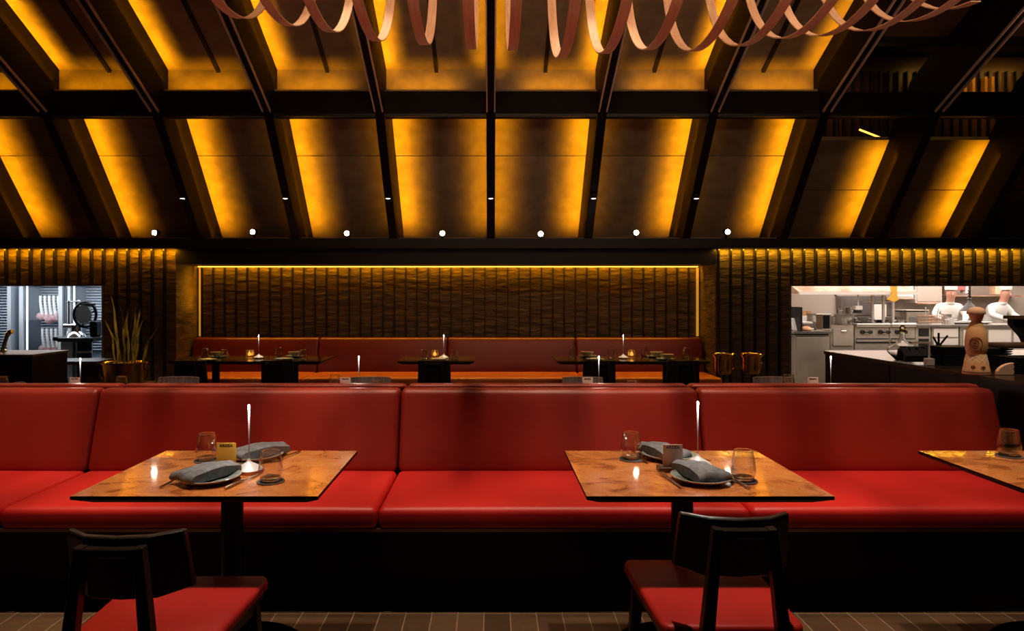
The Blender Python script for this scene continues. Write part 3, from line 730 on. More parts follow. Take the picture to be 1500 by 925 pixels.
# ------------------------------------------------------------------ bar counter right
BX=2.95; BZ=.93
r=empty('bar_counter',(BX,3.5,0),'long dark wood bar counter running back on the right','bar counter')
b=MB()
for y0,y1 in ((-1.5,-.02),(0,1.44),(1.46,2.40)): b.box(0,.9,y0,y1,.06,BZ-.03)
b.box(.02,.88,-1.48,2.38,0,.9)
b.build('cabinet','bar_wood' if 'bar_wood' in M else 'black_wood',r)
M['bar_top']=mat('bar_top_lacquer',(.03,.018,.012),.22)
MB().box(-.01,.92,-1.52,2.41,BZ-.03,BZ).build('countertop','bar_top',r,bevel=.003,seg=1)
def onbar(px,Y): return (PX(px,Y),Y,BZ)
# decanter
r=empty('wine_decanter',onbar(1322,5.02),'clear glass decanter with wide belly and ball stopper on the bar','decanter')
MB().lathe([(0,0),(.045,0),(.05,.004),(.098,.055),(.105,.075),(.09,.095),(.045,.125),(.022,.16),(.017,.20),(.024,.225),(.022,.225),(.014,.20),(.018,.16),(.04,.125),(.085,.092),(.099,.075),(.093,.058),(.046,.008),(0,.007)],(0,0,0),36,close=False).build('body','glass',r,True,auto=80)
MB().lathe([(.001,.215),(.010,.216),(.012,.225),(.020,.232),(.022,.245),(.014,.258),(.001,.262)],(0,0,0),20).build('stopper','glass',r,True,auto=80)
# dark cloth bundle
mb=MB(); N=14
for i in range(N):
    x=(i/(N-1)-.5)*.17; h=.10+.018*math.sin(i*1.7)
    mb.tube([(x,-.03,.02),(x+.004*math.sin(i),-.045,.06),(x,-.02,h),(x,.03,h*.98),(x,.05,.04)],[.012,.014,.013,.013,.012],8)
o=mb.build('napkin_bundle','cloth_black',None,True); o.location=(PX(1339,4.78),4.78,BZ-.004); tag(o,'black folded cloths bunched on the bar beside the decanter','cloth')
# small beige candle/tag block
r=empty('candle_stick',onbar(1361,4.62),'small cream candle block with thin upright on the bar','candle')
MB().box(-.026,.026,-.022,.022,0,.05).build('block','cream',r,bevel=.004)
MB().tube([(.0,0,.05),(0,0,.16)],.006,8).bar((-.12,0,.158),(.02,0,.158),.012,.012).build('upright','cream',r)
# stacks of black trays with individual pieces
def tray_stack(px,Y,n,w,d,what,h=.0145):
    x=PX(px,Y)
    for i in range(n):
        place('tray%.2f'%w, lambda: MB().add([(-w/2+.01,-d/2+.01,0),(w/2-.01,-d/2+.01,0),(w/2-.01,d/2-.01,0),(-w/2+.01,d/2-.01,0),(-w/2,-d/2,.011),(w/2,-d/2,.011),(w/2,d/2,.011),(-w/2,d/2,.011)],
            [(0,3,2,1),(4,5,6,7),(0,1,5,4),(1,2,6,5),(2,3,7,6),(3,0,4,7)]).build('slate_tray','black',None,bevel=.002,seg=1),
            (x+random.uniform(-.004,.004),Y,BZ+i*h),'thin black tray in the '+what,'tray','trays in the '+what)
tray_stack(1393,4.72,9,.25,.22,'black stack on the bar behind the cloth bundle')
tray_stack(1445,4.55,9,.20,.22,'black stack on the bar behind the ceramic bottle')
tray_stack(1500,4.2,7,.24,.22,'black stack on the bar at the right edge')
# cutlery fan
r=MB(); c=P(1375,508,4.85)
for tx,ty in((1367,494),(1375,488),(1388,492)): r.bar(c,P(tx,ty,4.85),.010,.010)
r.box(c.x-.012,c.x+.012,c.y-.012,c.y+.012,BZ+9*.0145,c.z)
o=r.build('utensil_fan','black'); tag(o,'three black sticks fanned upright on top of the tray stack','utensils')
# ceramic bottle
r=empty('ceramic_bottle',(PX(1430,4.1),4.1,BZ),'cream painted ceramic bottle with mushroom cap standing on the bar','bottle')
s=4.1/4.23*1.03
pr=[(0,0),(.072,0),(.074,.006),(.070,.03),(.060,.09),(.053,.122),(.049,.126),(.053,.135),(.058,.16),(.060,.20),(.055,.25),(.044,.29),(.030,.315),(.026,.325),(.030,.335),(.040,.365),(.042,.368),(0,.368)]
MB().lathe([(a*s,b*s) for a,b in pr],(0,0,0),48,close=False).build('body','ceramic',r,True,auto=50)
cp=[(.0,.366),(.048,.368),(.050,.375),(.046,.392),(.034,.405),(.015,.412),(0,.413)]
MB().lathe([(a*s,b*s) for a,b in cp],(0,0,0),36,close=False).build('cap','terracotta',r,True)
M['paint']=mat('brown_paint',(.22,.08,.04),.6)
def ringm(mb,ang,z,rr,rad,rt=.0018):
    pts=[]
    for i in range(20):
        a=2*PI*i/20; th=ang+rr*math.cos(a)/rad; pts.append((rad*math.cos(th),rad*math.sin(th),z+rr*1.15*math.sin(a)))
    mb.tube(pts,rt,5,closed=True)
mb=MB(); A=-PI/2-.65
ringm(mb,A-.1,.195,.020,.0605*s); ringm(mb,A-.1,.19,.008,.0605*s,.003)
ringm(mb,A+.0,.19,.034,.0600*s)
ringm(mb,-PI/2-.85,.045,.010,.0675*s); ringm(mb,-PI/2-.1,.04,.012,.0685*s)
ringm(mb,-PI/2-.85,.045,.003,.0685*s,.003); ringm(mb,-PI/2-.1,.04,.003,.0695*s,.003)
mb.build('painted_motif','paint',r,True)
# terracotta shell
mb=MB(); pts=[(0,0)]
sh=[]; Y=3.98
for i in range(13):
    a=-.15+(PI*.62)*i/12; rr=.085*(1+.04*(-1)**i if i<13 else 1)
    sh.append((-.085+rr*math.cos(a)*1.2, rr*math.sin(a)*.95))
o=MB().prism_y([(-.055,0),(.045,0),(.05,.02),(.045,.035),(.051,.05),(.046,.062),(.048,.075),(.02,.072),(-.01,.062),(-.035,.046),(-.052,.025)],-.012,.012).build('terracotta_shell','terracotta',None,bevel=.004,seg=2)
o.location=(PX(1472,4.05),4.05,BZ); tag(o,'pink terracotta shell shaped piece standing on the bar','ornament')
# brown folders and black angled holder at right edge
o=MB().box(-.15,.15,-.1,.1,0,.03).build('leather_folder','brown',None,bevel=.01); o.location=(PX(1482,4.48),4.50,BZ+9*.0145+.003); 
o.location.x=PX(1485,4.50)+.02; tag(o,'brown leather folder lying on the black trays at right','folder')
r=empty('tilted_rack',(PX(1500,4.95),4.95,BZ),'black angled wooden rack leaning at the right edge of the bar','rack')
MB().prism_y([(-.10,.31),(.2,.31),(.2,.29),(.2,.02),(.06,.02),(-.02,.18),(-.10,.27)],-.03,.03).build('panel','black_wood',r)
MB().box(-.11,.2,-.06,.06,.31,.335).build('ledge','brown',r)

# ------------------------------------------------------------------ chandelier of bent wood ribbon
bot=[(322,5),(400,17),(466,27),(538,41),(614,47),(689,54),(753,56),(830,68),(899,61),(968,55),(1040,57),(1116,49),(1186,37),(1245,33),(1318,25),(1385,10),(1450,-10)]
YC=4.0; Rr=1.03
ctrl=[(PX(x,YC),PZ(y,YC)) for x,y in bot]
ctrl=[(ctrl[0][0]-.30,ctrl[0][1]+.10)]+ctrl
def cat(i,t):
    g=lambda j: ctrl[max(0,min(len(ctrl)-1,j))]
    p0,p1,p2,p3=g(i-1),g(i),g(i+1),g(i+2)
    return tuple(.5*((2*p1[q])+(-p0[q]+p2[q])*t+(2*p0[q]-5*p1[q]+4*p2[q]-p3[q])*t*t+(-p0[q]+3*p1[q]-3*p2[q]+p3[q])*t**3) for q in(0,1))
mb=MB(); SEG=56; vs=[]; W=.062; TH=.007; cnt=0
for i in range(len(ctrl)-1):
    for j in range(SEG):
        t=j/SEG; u=max(0,min(1,(t-.28)/.44)); u=u*u*(3-2*u); X=ctrl[i][0]*(1-u)+ctrl[i+1][0]*u; zb=ctrl[i][1]*(1-u)+ctrl[i+1][1]*u; a=2*PI*t
        c=Vector((X, YC-Rr*math.sin(a), zb+Rr-Rr*math.cos(a))); nr=Vector((0,-math.sin(a),-math.cos(a)))
        for (u,v) in((-W/2,0),(W/2,0),(W/2,TH),(-W/2,TH)): vs.append(c+Vector((u,0,0))+nr*v)
        cnt+=1
fs=[]
for i in range(cnt-1):
    for k in range(4): fs.append((i*4+k,i*4+(k+1)%4,(i+1)*4+(k+1)%4,(i+1)*4+k))
fs += [(0,1,2,3),((cnt-1)*4+3,(cnt-1)*4+2,(cnt-1)*4+1,(cnt-1)*4)]
r=empty('ribbon_chandelier',(0,0,0),'long spiral chandelier of pale bent wood ribbon hanging overhead','chandelier')
mb.add(vs,fs).build('ribbon','ribbon',r,True,auto=60)
sp=MB()
xs0=ctrl[0][0]; xs1=ctrl[-1][0]
MB().bar((xs0,YC,4.99),(xs1,YC,4.99),.04,.04).build('spine','black_metal',r)
for x in (-1.2,.8,2.6): MB().tube([(x,YC,4.99),(x,YC,5.1)],.004,6).build('hanging_rod','black_metal',r)

# ------------------------------------------------------------------ spot heads
def mk_spot():
    r=empty('spotlight')
    MB().lathe([(.034,0),(.036,.004),(.036,.075),(.028,.085)],(0,0,0),24).build('can','black_metal',r,True)
    MB().lathe([(.0,-.0015),(.026,-.0015),(.031,.001)],(0,0,0),24,close=False).build('lens','spotlens',r)
    MB().bar((0,.036,.05),(0,.075,.05),.02,.02).build('bracket','black_metal',r)
    for ch in r.children:
        ch.rotation_euler.x=-PI/2+.12; 
    return r
ks=[(226,341),(370,340),(508,342),(648,342),(792,343),(932,341),(1066,340)]
names=['first','second','third','fourth','fifth','sixth','seventh']
for i,(px,py) in enumerate(ks):
    p=P(px,py,7.88)
    place('spot',mk_spot,tuple(p),'small lit spotlight on the ceiling beam, %s from the left'%names[i],'spotlight','row of beam spotlights')
def mk_down():
    r=empty('downlight')
    MB().lathe([(.030,0),(.032,.003),(.032,.045),(.024,.05)],(0,0,0),20).build('housing','black_metal',r,True)
    MB().lathe([(0,-.001),(.024,-.001)],(0,0,0),20,close=False).build('lens','spotsmall',r)
    MB().lathe([(.033,.0),(.036,.002),(.033,.006),(.033,.0)],(0,0,0),20,close=False).build('trim_ring','flange',r,True)
    return r
for i,k in enumerate((-3,-2,-1,0,1,2)):
    zz=2.098+1.226*.357; yy=7.95-.993*.357
    place('down',mk_down,(k*S,yy-.045,zz-.02),'tiny downlight on the front of the %s visible ceiling rib from left'%['first','second','third','fourth','fifth','sixth'][i],'downlight','tiny rib downlights')

# ------------------------------------------------------------------ mezzanine behind open bays
struct(MB().box(3.5,12,6.6,9.0,4.62,4.68).build('ceiling_mezzanine','black'))
w=MB().box(3.5,12,8.9,9.0,2.3,4.6,0); slat(w,3.5,12,8.9,2.9,4.4,pitch=.12,dep=.05,w=.02)
struct(w.build('wall_mezzanine',['darkpanel','fin']))
for i,(px,Yz) in enumerate(((1413,8.8),(1425,8.8),(1443,8.8),(1453,8.8))):
    o=MB().box(PX(px,8.8)-.018,PX(px,8.8)+.018,8.78,8.90,PZ(138,8.8),PZ(113,8.8)).build('gold_slat','gold_slat'); tag(o,'gold upright slat in the high opening at right, %s from left'%names[i],'slat','gold slats in the high opening')
o=MB().tube([P(1259,190,8.3),P(1300,206,8.3)],.012,8).build('light_tube','ledline',None,True); tag(o,'slanting amber light tube in the opening above the right panels','light tube')
for i,px in enumerate((1204,1216,1231,1278)):
    o=MB().box(PX(px,8.2)-.045,PX(px,8.2)+.045,8.17,8.23,PZ(212,8.2),PZ(203.5,8.2)).build('stool_back','red_cloth',None,bevel=.01); tag(o,'red seat back showing in the high opening, %s from left'%names[i],'seat','red seat backs upstairs')
o=MB().tube([P(1228,172,8.4),P(1229,206,8.4)],.010,6).build('brass_pole','brass',None,True); tag(o,'thin brass pole standing in the high opening','pole')

# ------------------------------------------------------------------ left meat room
YB=10.6
struct(MB().box(-9.0,-4.4,YB,YB+.1,0,2.2).build('wall_cold_room',mat('cold_white',(.72,.79,.86),.4)))
struct(MB().box(-4.45,-4.40,8.17,YB,0,1.995).build('wall_cold_room_side','black'))
struct(MB().box(-9,-4.4,8.17,YB,1.965,1.995).build('ceiling_cold_room','white'))
struct(MB().box(-9,-4.4,8.17,YB,-.01,.02).build('floor_cold_room','greywall'))
M['rack']=mat('rack_grey',(.74,.79,.86),.35)
M['shade']=mat('cabinet_dark_grey',(.05,.055,.065),.4,.3)  # dark grey used on the gaskets and one shelf
YD=9.8
def cabinet_unit(px0,px1,lab):
    M['frame_grey']=mat('frame_grey',(.34,.34,.34),.35,.3)
    r=empty('ageing_cabinet',(PX((px0+px1)/2,YD),YD,0),lab,'cabinet','meat ageing cabinets'); hw=(PX(px1,YD)-PX(px0,YD))/2
    b=MB(); b.box(-hw,hw,.5,.54,.35,1.75); b.box(-hw,-hw+.02,0,.54,.0,1.75); b.box(hw-.02,hw,0,.54,0,1.75); b.box(-hw,hw,0,.54,1.72,1.75); b.box(-hw,hw,0,.54,0,.45)
    M['carc']=M.get('carc') or mat('cabinet_inner',(.26,.30,.36),.4)
    b.build('carcass','carc',r)
    rk=MB()
    z=.60
    while z<1.66: rk.box(-hw+.03,hw-.03,.40,.46,z,z+.012); z+=.042
    rk.build('rack_shelves','rack',r)
    d=MB(); t=.055
    d.box(-hw,-hw+t,-.03,0,.45,1.72); d.box(hw-t,hw,-.03,0,.45,1.72); d.box(-hw,hw,-.03,0,1.68,1.72); d.box(-hw,hw,-.03,0,.45,.52)
    dd=d.build('door','frame_grey',r)
    MB().box(-hw+t,hw-t,-.02,-.015,.52,1.68).build('pane','thin_glass',dd)
    MB().tube([(-hw+t+.03,.02,.55),(-hw+t+.03,.02,1.66)],.012,8).build('light_tube','ledwhite',r,True)
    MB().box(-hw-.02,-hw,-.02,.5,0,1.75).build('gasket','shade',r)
    return r
cabinet_unit(-62,18,'meat ageing cabinet cut off at the left edge of the photo')
cabinet_unit(30,93,'meat ageing cabinet holding two racks of ribs')
cabinet_unit(99,165,'meat ageing cabinet behind the slicer')
def ribs(px,py,Y,lab):
    c=P(px,py,Y); r=empty('rib_rack',tuple(c),lab,'meat','racks of ribs in the cabinet')
    m=MB(); N=16; pts=[]
    for i in range(N+1):
        t=i/N; pts.append((-.22+t*.42, .0, -.02+.02*math.sin(t*9)))
    m.tube(pts,[.05+.022*math.sin(i*1.1)+(.02 if 2<i<14 else -.012) for i in range(N+1)],10)
    m.build('meat','meat',r,True)
    for k in range(6):
        x=-.13+k*.066
        MB().tube([(x,-.03,.02),(x-.012,-.04,.12),(x-.03,-.03,.22),(x-.035,-.02,.30)],[.026,.020,.018,.020],8).build('rib_bone','bone',r,True)
    return r
ribs(77,463,10.0,'upper rack of ribs hanging in the lit cabinet')
ribs(80,511,10.0,'lower rack of ribs lying in the lit cabinet')
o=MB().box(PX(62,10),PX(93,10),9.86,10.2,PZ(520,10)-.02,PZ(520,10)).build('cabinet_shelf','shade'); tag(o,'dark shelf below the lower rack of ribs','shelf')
# slicer
YS=8.9
def q(px,py,dy=0): return P(px,py,YS+dy)
r=empty('meat_slicer',tuple(q(124,528)),'large chrome flywheel meat slicer on a black and white pedestal','meat slicer')
org=q(124,528)
def L(px,py,dy=0): return q(px,py,dy)-org
MB().box(L(96,0).x,L(147,0).x,-.18,.2,L(0,500).z,L(0,494).z).box(L(85,0).x,L(100,0).x,-.12,.12,L(0,499).z,L(0,493).z).build('bed','black_metal',r,bevel=.01)
MB().lathe([(.12,L(0,494).z),(.10,L(0,490).z),(.06,L(0,486).z),(.06,L(0,478).z)],(L(112,0).x,0,0),24).build('carriage','chrome',r,True)
mb=MB(); c=L(126,461)
wh=[]
for i in range(32):
    a=2*PI*i/32; wh.append((c.x+.145*math.cos(a)*.85,c.y-.02+.04*math.cos(a),c.z+.165*math.sin(a)))
mb.tube(wh,.018,8,closed=True)
for i in range(6):
    a=2*PI*i/6+.3; mb.tube([tuple(c),(c.x+.14*math.cos(a)*.85,c.y-.02+.04*math.cos(a),c.z+.16*math.sin(a))],.012,6)
mb.build('flywheel','black_metal',r,True)
MB().prism_y([(c.x+.10*math.cos(2*PI*i/28),c.z+.125*math.sin(2*PI*i/28)) for i in range(28)],-.06,-.035).build('blade','steel',r,True)
MB().lathe([(.07,0),(.095,.02),(.09,.04),(.02,.055),(.01,.08)],(c.x+.01,.03,L(0,449).z),24).build('top_cap','black_metal',r,True)
MB().box(c.x+.05,c.x+.15,-.03,.12,L(0,494).z,L(0,470).z).build('motor_housing','black_metal',r,bevel=.03,seg=3)
MB().tube([L(101,480),L(101,441)],.012,8).tube([L(112,480),L(112,442)],.012,8).tube([L(97,443),L(114,442)],.007,8).tube([L(98,488),L(98,420)],.006,8).build('guide_rods','chrome',r,True)
MB().tube([L(94,478),L(112,478)],.03,12).build('meat_clamp','chrome',r,True)
MB().lathe([(0,0),(.022,.005),(.025,.02),(.016,.035),(0,.04)],(L(115,0).x,0,L(0,444).z),16,close=False).build('knob','cream',r,True)
MB().box(L(96,0).x,L(113,0).x,-.1,.16,-.9+.0,L(0,500).z).build('pedestal_left','steel',r)
MB().lathe([(.09,-.88),(.09,L(0,500).z)],(L(124,0).x,0,0),24).build('pedestal','black_metal',r,True)
MB().lathe([(.092,L(0,517).z),(.092,L(0,514).z)],(L(124,0).x,0,0),24).build('pedestal_band','cream',r,True)
r['label']='large chrome flywheel meat slicer on a tall pedestal'
for zch in r.children:
    pass
# ------------------------------------------------------------------ right kitchen
YK=13.0
struct(MB().box(3.4,16,YK,YK+.1,0,2.3).build('wall_kitchen_rear','cream'))
struct(MB().box(3.3,3.4,8.17,YK,0,1.995).build('wall_kitchen_side','cream'))
struct(MB().box(3.3,16,8.17,YK,1.965,1.995).build('ceiling_kitchen','white'))
struct(MB().box(3.3,16,8.9,YK+1,-.11,-.0).build('floor_kitchen','kfloor'))
YR=11.2
# dark back tiles
struct(MB().box(PX(1229,12.9),PX(1312,12.9),12.93,12.99,PZ(462,12.9),PZ(434,12.9)).build('wall_dark_tiles','greywall'))
# hood
r=empty('extraction_hood',(PX(1230,11.4),11.4,PZ(432,11.4)),'long steel extraction hood with copper glow above the range','hood')
hx0=PX(1150,11.4)-PX(1230,11.4); hx1=PX(1316,11.4)-PX(1230,11.4)
MB().prism_x([(-.5,.02),(-.5,.05),(.3,.35),(.5,.35),(.5,.02)],hx0,hx1).build('canopy','copper',r)  # copper reflection on the steel hood, painted as its colour
MB().box(hx0,hx1,-.56,-.5,0,.045).build('rim','white',r)
# prep surface nearer (beige)
r=empty('prep_counter',(PX(1290,9.6),9.6,0),'wide low beige prep counter in the kitchen behind the bar','counter')
MB().box(-.38,5,-1.0,.5,.0,.52).build('cabinet','steel_w',r); MB().box(-.40,5,-1.02,1.3,.52,.545).build('worktop','kfloor',r)
# range line units
def front(px0,px1,py0,py1,Y,dep,name,m='steel_w',bev=.005):
    return MB().box(PX(px0,Y),PX(px1,Y),Y,Y+dep,PZ(py1,Y),PZ(py0,Y)).build(name,m,None,bevel=bev,seg=1)
def unit(px0,px1,py0,Y,dep,name,lab,cat,grp=None):
    x0=PX(px0,Y); x1=PX(px1,Y); zt=PZ(py0,Y)
    r=empty(name,((x0+x1)/2,Y,0),lab,cat,grp); hw=(x1-x0)/2
    MB().box(-hw+.004,hw-.004,0,dep,0,zt).build('body','steel_w',r,bevel=.006,seg=1)
    return r,hw,zt
sc=F/YR
for j,(a,b) in enumerate(((1252,1303),(1303,1341))):
    r,hw,zt=unit(a,b,478,YR,.8,'cooking_range',['steel range with black knobs, behind the bar counter end','steel range with black knobs, behind the decanter'][j],'stove','steel ranges')
    MB().box(-hw,hw,-.06,.1,zt-.01,zt+.05).build('top_rail','steel',r,bevel=.02)
    for i in range(2):
        x=-hw+.12+i*.30
        if x<hw-.08:
            MB().tube([(x,-.04,zt-.10),(x,0,zt-.10)],.035,14).build('knob','black',r,True)
            MB().tube([(x+.02,-.05,zt-.10),(x+.13,-.05,zt-.10)],.012,8).tube([(x+.13,-.05,zt-.10),(x+.13,0,zt-.10)],.028,10).build('handle','black',r,True)
    MB().box(-hw+.02,hw-.02,-.015,0,zt-.215,zt-.205).build('gap_line','black',r)
    MB().box(-hw+.02,hw-.02,-.015,0,zt-.285,zt-.262).build('gap_line','black',r)
    MB().box(-hw+.02,hw-.02,-.03,0,zt-.26,zt-.225).build('door_handle','steel',r)
r,hw,zt=unit(1217,1251,477,YR-.05,.8,'oven_cabinet','steel cabinet with one door left of the range','cabinet')
dd=MB().box(-hw+.03,hw-.03,-.02,0,zt-.34,zt-.06).build('door','steel_w',r,bevel=.005); MB().tube([(-.04,-.04,zt-.09),(.04,-.04,zt-.09)],.012,8).build('handle','chrome',dd,True)
r,hw,zt=unit(1165,1215,491,10.2,.9,'undercounter_fridge','tall pale steel fridge front at the left of the kitchen window','fridge')
MB().box(-hw+.01,hw-.01,-.02,0,.05,zt-.03).build('door','steel_w',r,bevel=.01)
MB().box(-hw-.04,hw+.03,-.04,1.0,zt+.02,zt+.055).build('worktop','steel',r); MB().box(-hw,hw,.02,1.0,zt,zt+.02).build('gap','black',r)
wtz=PZ(491,10.2)+.055
def put(name,px,py,Y,m,lab,cat,fn,grp=None):
    mb=fn(MB()); o=mb.build(name,m,None,True); o.location=P(px,py,Y); return tag(o,lab,cat,grp)
bx=lambda w,d,h: (lambda mb: mb.box(-w/2,w/2,-d/2,d/2,0,h))
# worktop things
def onw(px,Y=10.6): return (PX(px,Y),Y,wtz)
o=MB().box(-.015,.015,-.3,.3,0,.37).build('splash_board','black'); o.location=onw(1161,10.5); tag(o,'black upright splash board at the left end of kitchen worktop','board')
r=empty('toaster_oven',onw(1198,10.75),'square steel countertop oven with a dark control panel','oven')
MB().box(-.10,.14,-.15,.2,0,.26).build('body','steel',r,bevel=.01); MB().box(.01,.11,-.157,-.15,.03,.23).build('control_panel','black_metal',r); MB().box(-.10,-.01,-.156,-.15,.01,.25).build('side_panel','brown',r)
o=MB().box(-.09,.09,-.12,.12,0,.03).box(-.08,.08,-.1,.1,.1,.13).box(-.085,.085,.1,.12,0,.22).build('paper_tray','white',None,bevel=.005,seg=1); o.location=onw(1179,10.7); tag(o,'white stacked paper tray left of the square oven','tray')
o=MB().box(-.08,.08,-.02,.02,0,.10).build('orange_box','food'); o.location=(PX(1176,11.15),11.13,wtz+.15); 
o.location.z=wtz; o.scale=(1.6,1,2.9); tag(o,'orange backed box behind the paper tray','box')
o=MB().lathe([(0,0),(.07,0),(.085,.02),(.07,.05),(.03,.07),(0,.075)],(0,0,0),16,close=False).build('vegetable_pile','food',None,True); o.location=onw(1181,10.35); tag(o,'small heap of orange vegetables on the kitchen worktop','food')
o=MB().prism_x([(-.05,0),(.1,0),(.1,.19),(.06,.2)],-.06,.06).build('paper_roll','white',None,bevel=.02,seg=3); o.location=onw(1166,10.35); tag(o,'white paper roll beside the black board','paper')
RT=PZ(478,YR)+.04
def pot(px,Y,r_,h,lab,m='steel',name='cooking_pot'):
    rt=empty(name,(PX(px,Y),Y,RT-.04 if Y>YR+.1 else RT),lab,'pot','pots and pans on the range')
    MB().lathe([(0,0),(r_*.96,0),(r_,.01),(r_,h),(r_+.008,h+.004),(r_*.96,h),(r_*.95,.012),(0,.01)],(0,0,0),28,close=False).build('vessel',m,rt,True)
    for s in(-1,1): MB().tube([(s*r_,-.03,h*.8),(s*(r_+.04),-.02,h*.8),(s*(r_+.04),.02,h*.8),(s*r_,.03,h*.8)],.007,6).build('handle',m,rt,True)
    return rt
pot(1236,YR+.35,.155,.19,'large steel stock pot left of the range top')
pot(1240,YR+.65,.08,.30,'tall narrow steel pot behind the stock pot')
pot(1264,YR+.6,.10,.13,'small steel pot with lid behind the burners')
pot(1387,YR+.4,.075,.19,'steel pot right of the wire baskets')
pot(1304,YR+.65,.09,.13,'steel pot behind the pass frame post')
def pan(px,Y,lab,r_=.14):
    rt=empty('frying_pan',(PX(px,Y),Y,RT-.04 if Y>YR+.1 else RT),lab,'pan','pots and pans on the range')
    MB().lathe([(0,0),(r_*.75,0),(r_,.05),(r_*.98,.052),(r_*.72,.008),(0,.007)],(0,0,0),28,close=False).build('vessel','black_metal',rt,True)
    MB().bar((r_,0,.045),(r_+.18,.05,.08),.025,.012).build('handle','black_metal',rt)
    MB().lathe([(0,.01),(.08,.012),(.05,.07),(0,.09)],(0,0,0),14,close=False).build('food','cream',rt,True)
pan(1276,YR+.28,'black frying pan with pale food on the range front')
pan(1312,YR+.5,'black pan at the right rear burners',.10)
pan(1256,YR+.55,'black pan beside the stock pot',.11)
for px,dy,r_,h,m_,lab in ((1255,.7,.06,.10,'steel','small steel saucepan behind the left pan'),(1271,.72,.07,.12,'black_metal','small black saucepan behind the front pan'),(1284,.7,.06,.08,'steel','low steel saucepan between the two frame posts'),
      (1291,.35,.07,.09,'black_metal','black saucepan between the two frame posts'),(1247,.72,.05,.14,'white','white upright jar beside the stock pot'),(1222,.6,.06,.14,'steel','narrow steel pot at left end of the range'),(1318,.3,.07,.10,'steel','steel saucepan left of the fryer'),(1393,.2,.05,.12,'white','white jug beside the steel pot')):
    pot(px,YR+dy,r_,h,lab,m_)
o=MB().box(-.14,.09,-.01,.02,0,.31).build('wall_panel','white'); o.location=P(1291,470,12.7); o['kind']='structure'; o.name='wall_panel'
# white pass frame
r=empty('pass_frame',(PX(1286,11.35),11.35,RT),'white steel pass frame with two posts over the range','frame')
z1=PZ(433,11.35)-RT
for px in(1278,1294,1308): MB().box(PX(px,11.35)-PX(1286,11.35)-.018,PX(px,11.35)-PX(1286,11.35)+.018,-.018,.018,-.0,z1).build('post','white',r)
MB().box(PX(1262,11.35)-PX(1286,11.35),PX(1310,11.35)-PX(1286,11.35),-.02,.02,PZ(443,11.35)-RT,PZ(442,11.35)-RT).build('rail','white',r)
r=empty('heat_lamp',(PX(1257,11.0),11.0,PZ(433,11.0)),'boxy white heat lamp hanging on a rod from the hood','lamp')
MB().tube([(0,0,.06),(0,0,-.17)],.010,8).build('rod','white',r,True); MB().box(-.07,.05,-.05,.05,-.24,-.17).build('housing','white',r,bevel=.01); MB().box(-.06,.04,-.04,.04,-.29,-.24).build('shade','black',r)
o=MB().box(-.035,.035,-.02,.02,-.17,.0).bar((-.01,0,.0),(-.12,0,.18),.03,.03).build('wall_dispenser','white'); o.location=P(1228,434,11.6)-Vector((0,0,.05)); tag(o,'white wall dispenser on an angled arm left of the dark tiles','dispenser')
# yellow hook towel
o=MB().prism_y([(-.05,0),(.05,0),(.045,-.18),(.08,-.24),(.0,-.28),(-.11,-.24),(-.03,-.17)],-.02,.02).build('mustard_cloth','yellow'); o.location=P(1309,419,10.82)+Vector((0,0,.02)); tag(o,'mustard yellow cloth hanging right of the hood','cloth')
for px0,px1,py1,l in((1313,1338,437,'white grooved wall cabinet right of the yellow cloth'),(1341,1380,444,'pale wall cabinet above the wire baskets')):
    r=empty('wall_cabinet',(PX((px0+px1)/2,12.6),12.6,PZ(py1,12.6)),l,'cabinet','kitchen wall cabinets'); hw=(PX(px1,12.6)-PX(px0,12.6))/2
    MB().box(-hw,hw,0,.4,0,.5).build('body','white',r); d=MB().box(-hw+.02,hw-.02,-.02,0,.03,.58).build('door','cream' if px0>1320 else 'white',r); MB().box(-hw,hw,-.06,0,-.02,.0).build('ledge','copper',r)
    r.children
# warm red containers/shelf
def wire_basket(px,Y,lab):
    rt=empty('fry_basket',(PX(px,Y),Y,RT-.035),lab,'basket','wire fry baskets'); m=MB()
    for z in(.01,.06,.11,.16): m.tube([(-.11,-.08,z),(.11,-.08,z),(.11,.08,z),(-.11,.08,z)],.004,5,closed=True)
    for i in range(8): x=-.11+i*.0314; m.tube([(x,-.08,.16),(x,-.08,.01),(x,.08,.01),(x,.08,.16)],.003,5)
    m.build('wires','copper',rt)
    MB().tube([(0,-.08,.16),(-.03,-.16,.26),(-.06,-.2,.30)],.008,6).build('handle','steel',rt,True)
wire_basket(1350,YR+.35,'copper toned wire fry basket, left of the pair')
wire_basket(1368,YR+.4,'copper toned wire fry basket, right of the pair')
o=MB().box(-.22,.22,-.1,.1,0,.02).build('dark_griddle','black'); o.location=P(1335,457,11.6); tag(o,'flat black griddle lid above the fryer','lid')
r=empty('deep_fryer',(PX(1334,11.7),11.62,RT-.045),'steel deep fryer behind the wire baskets','fryer')
MB().box(-.2,.2,-.12,.3,0,.27).build('body','steel_w',r,bevel=.01); MB().box(-.15,-.02,-.13,-.12,.04,.15).build('panel','steel',r)
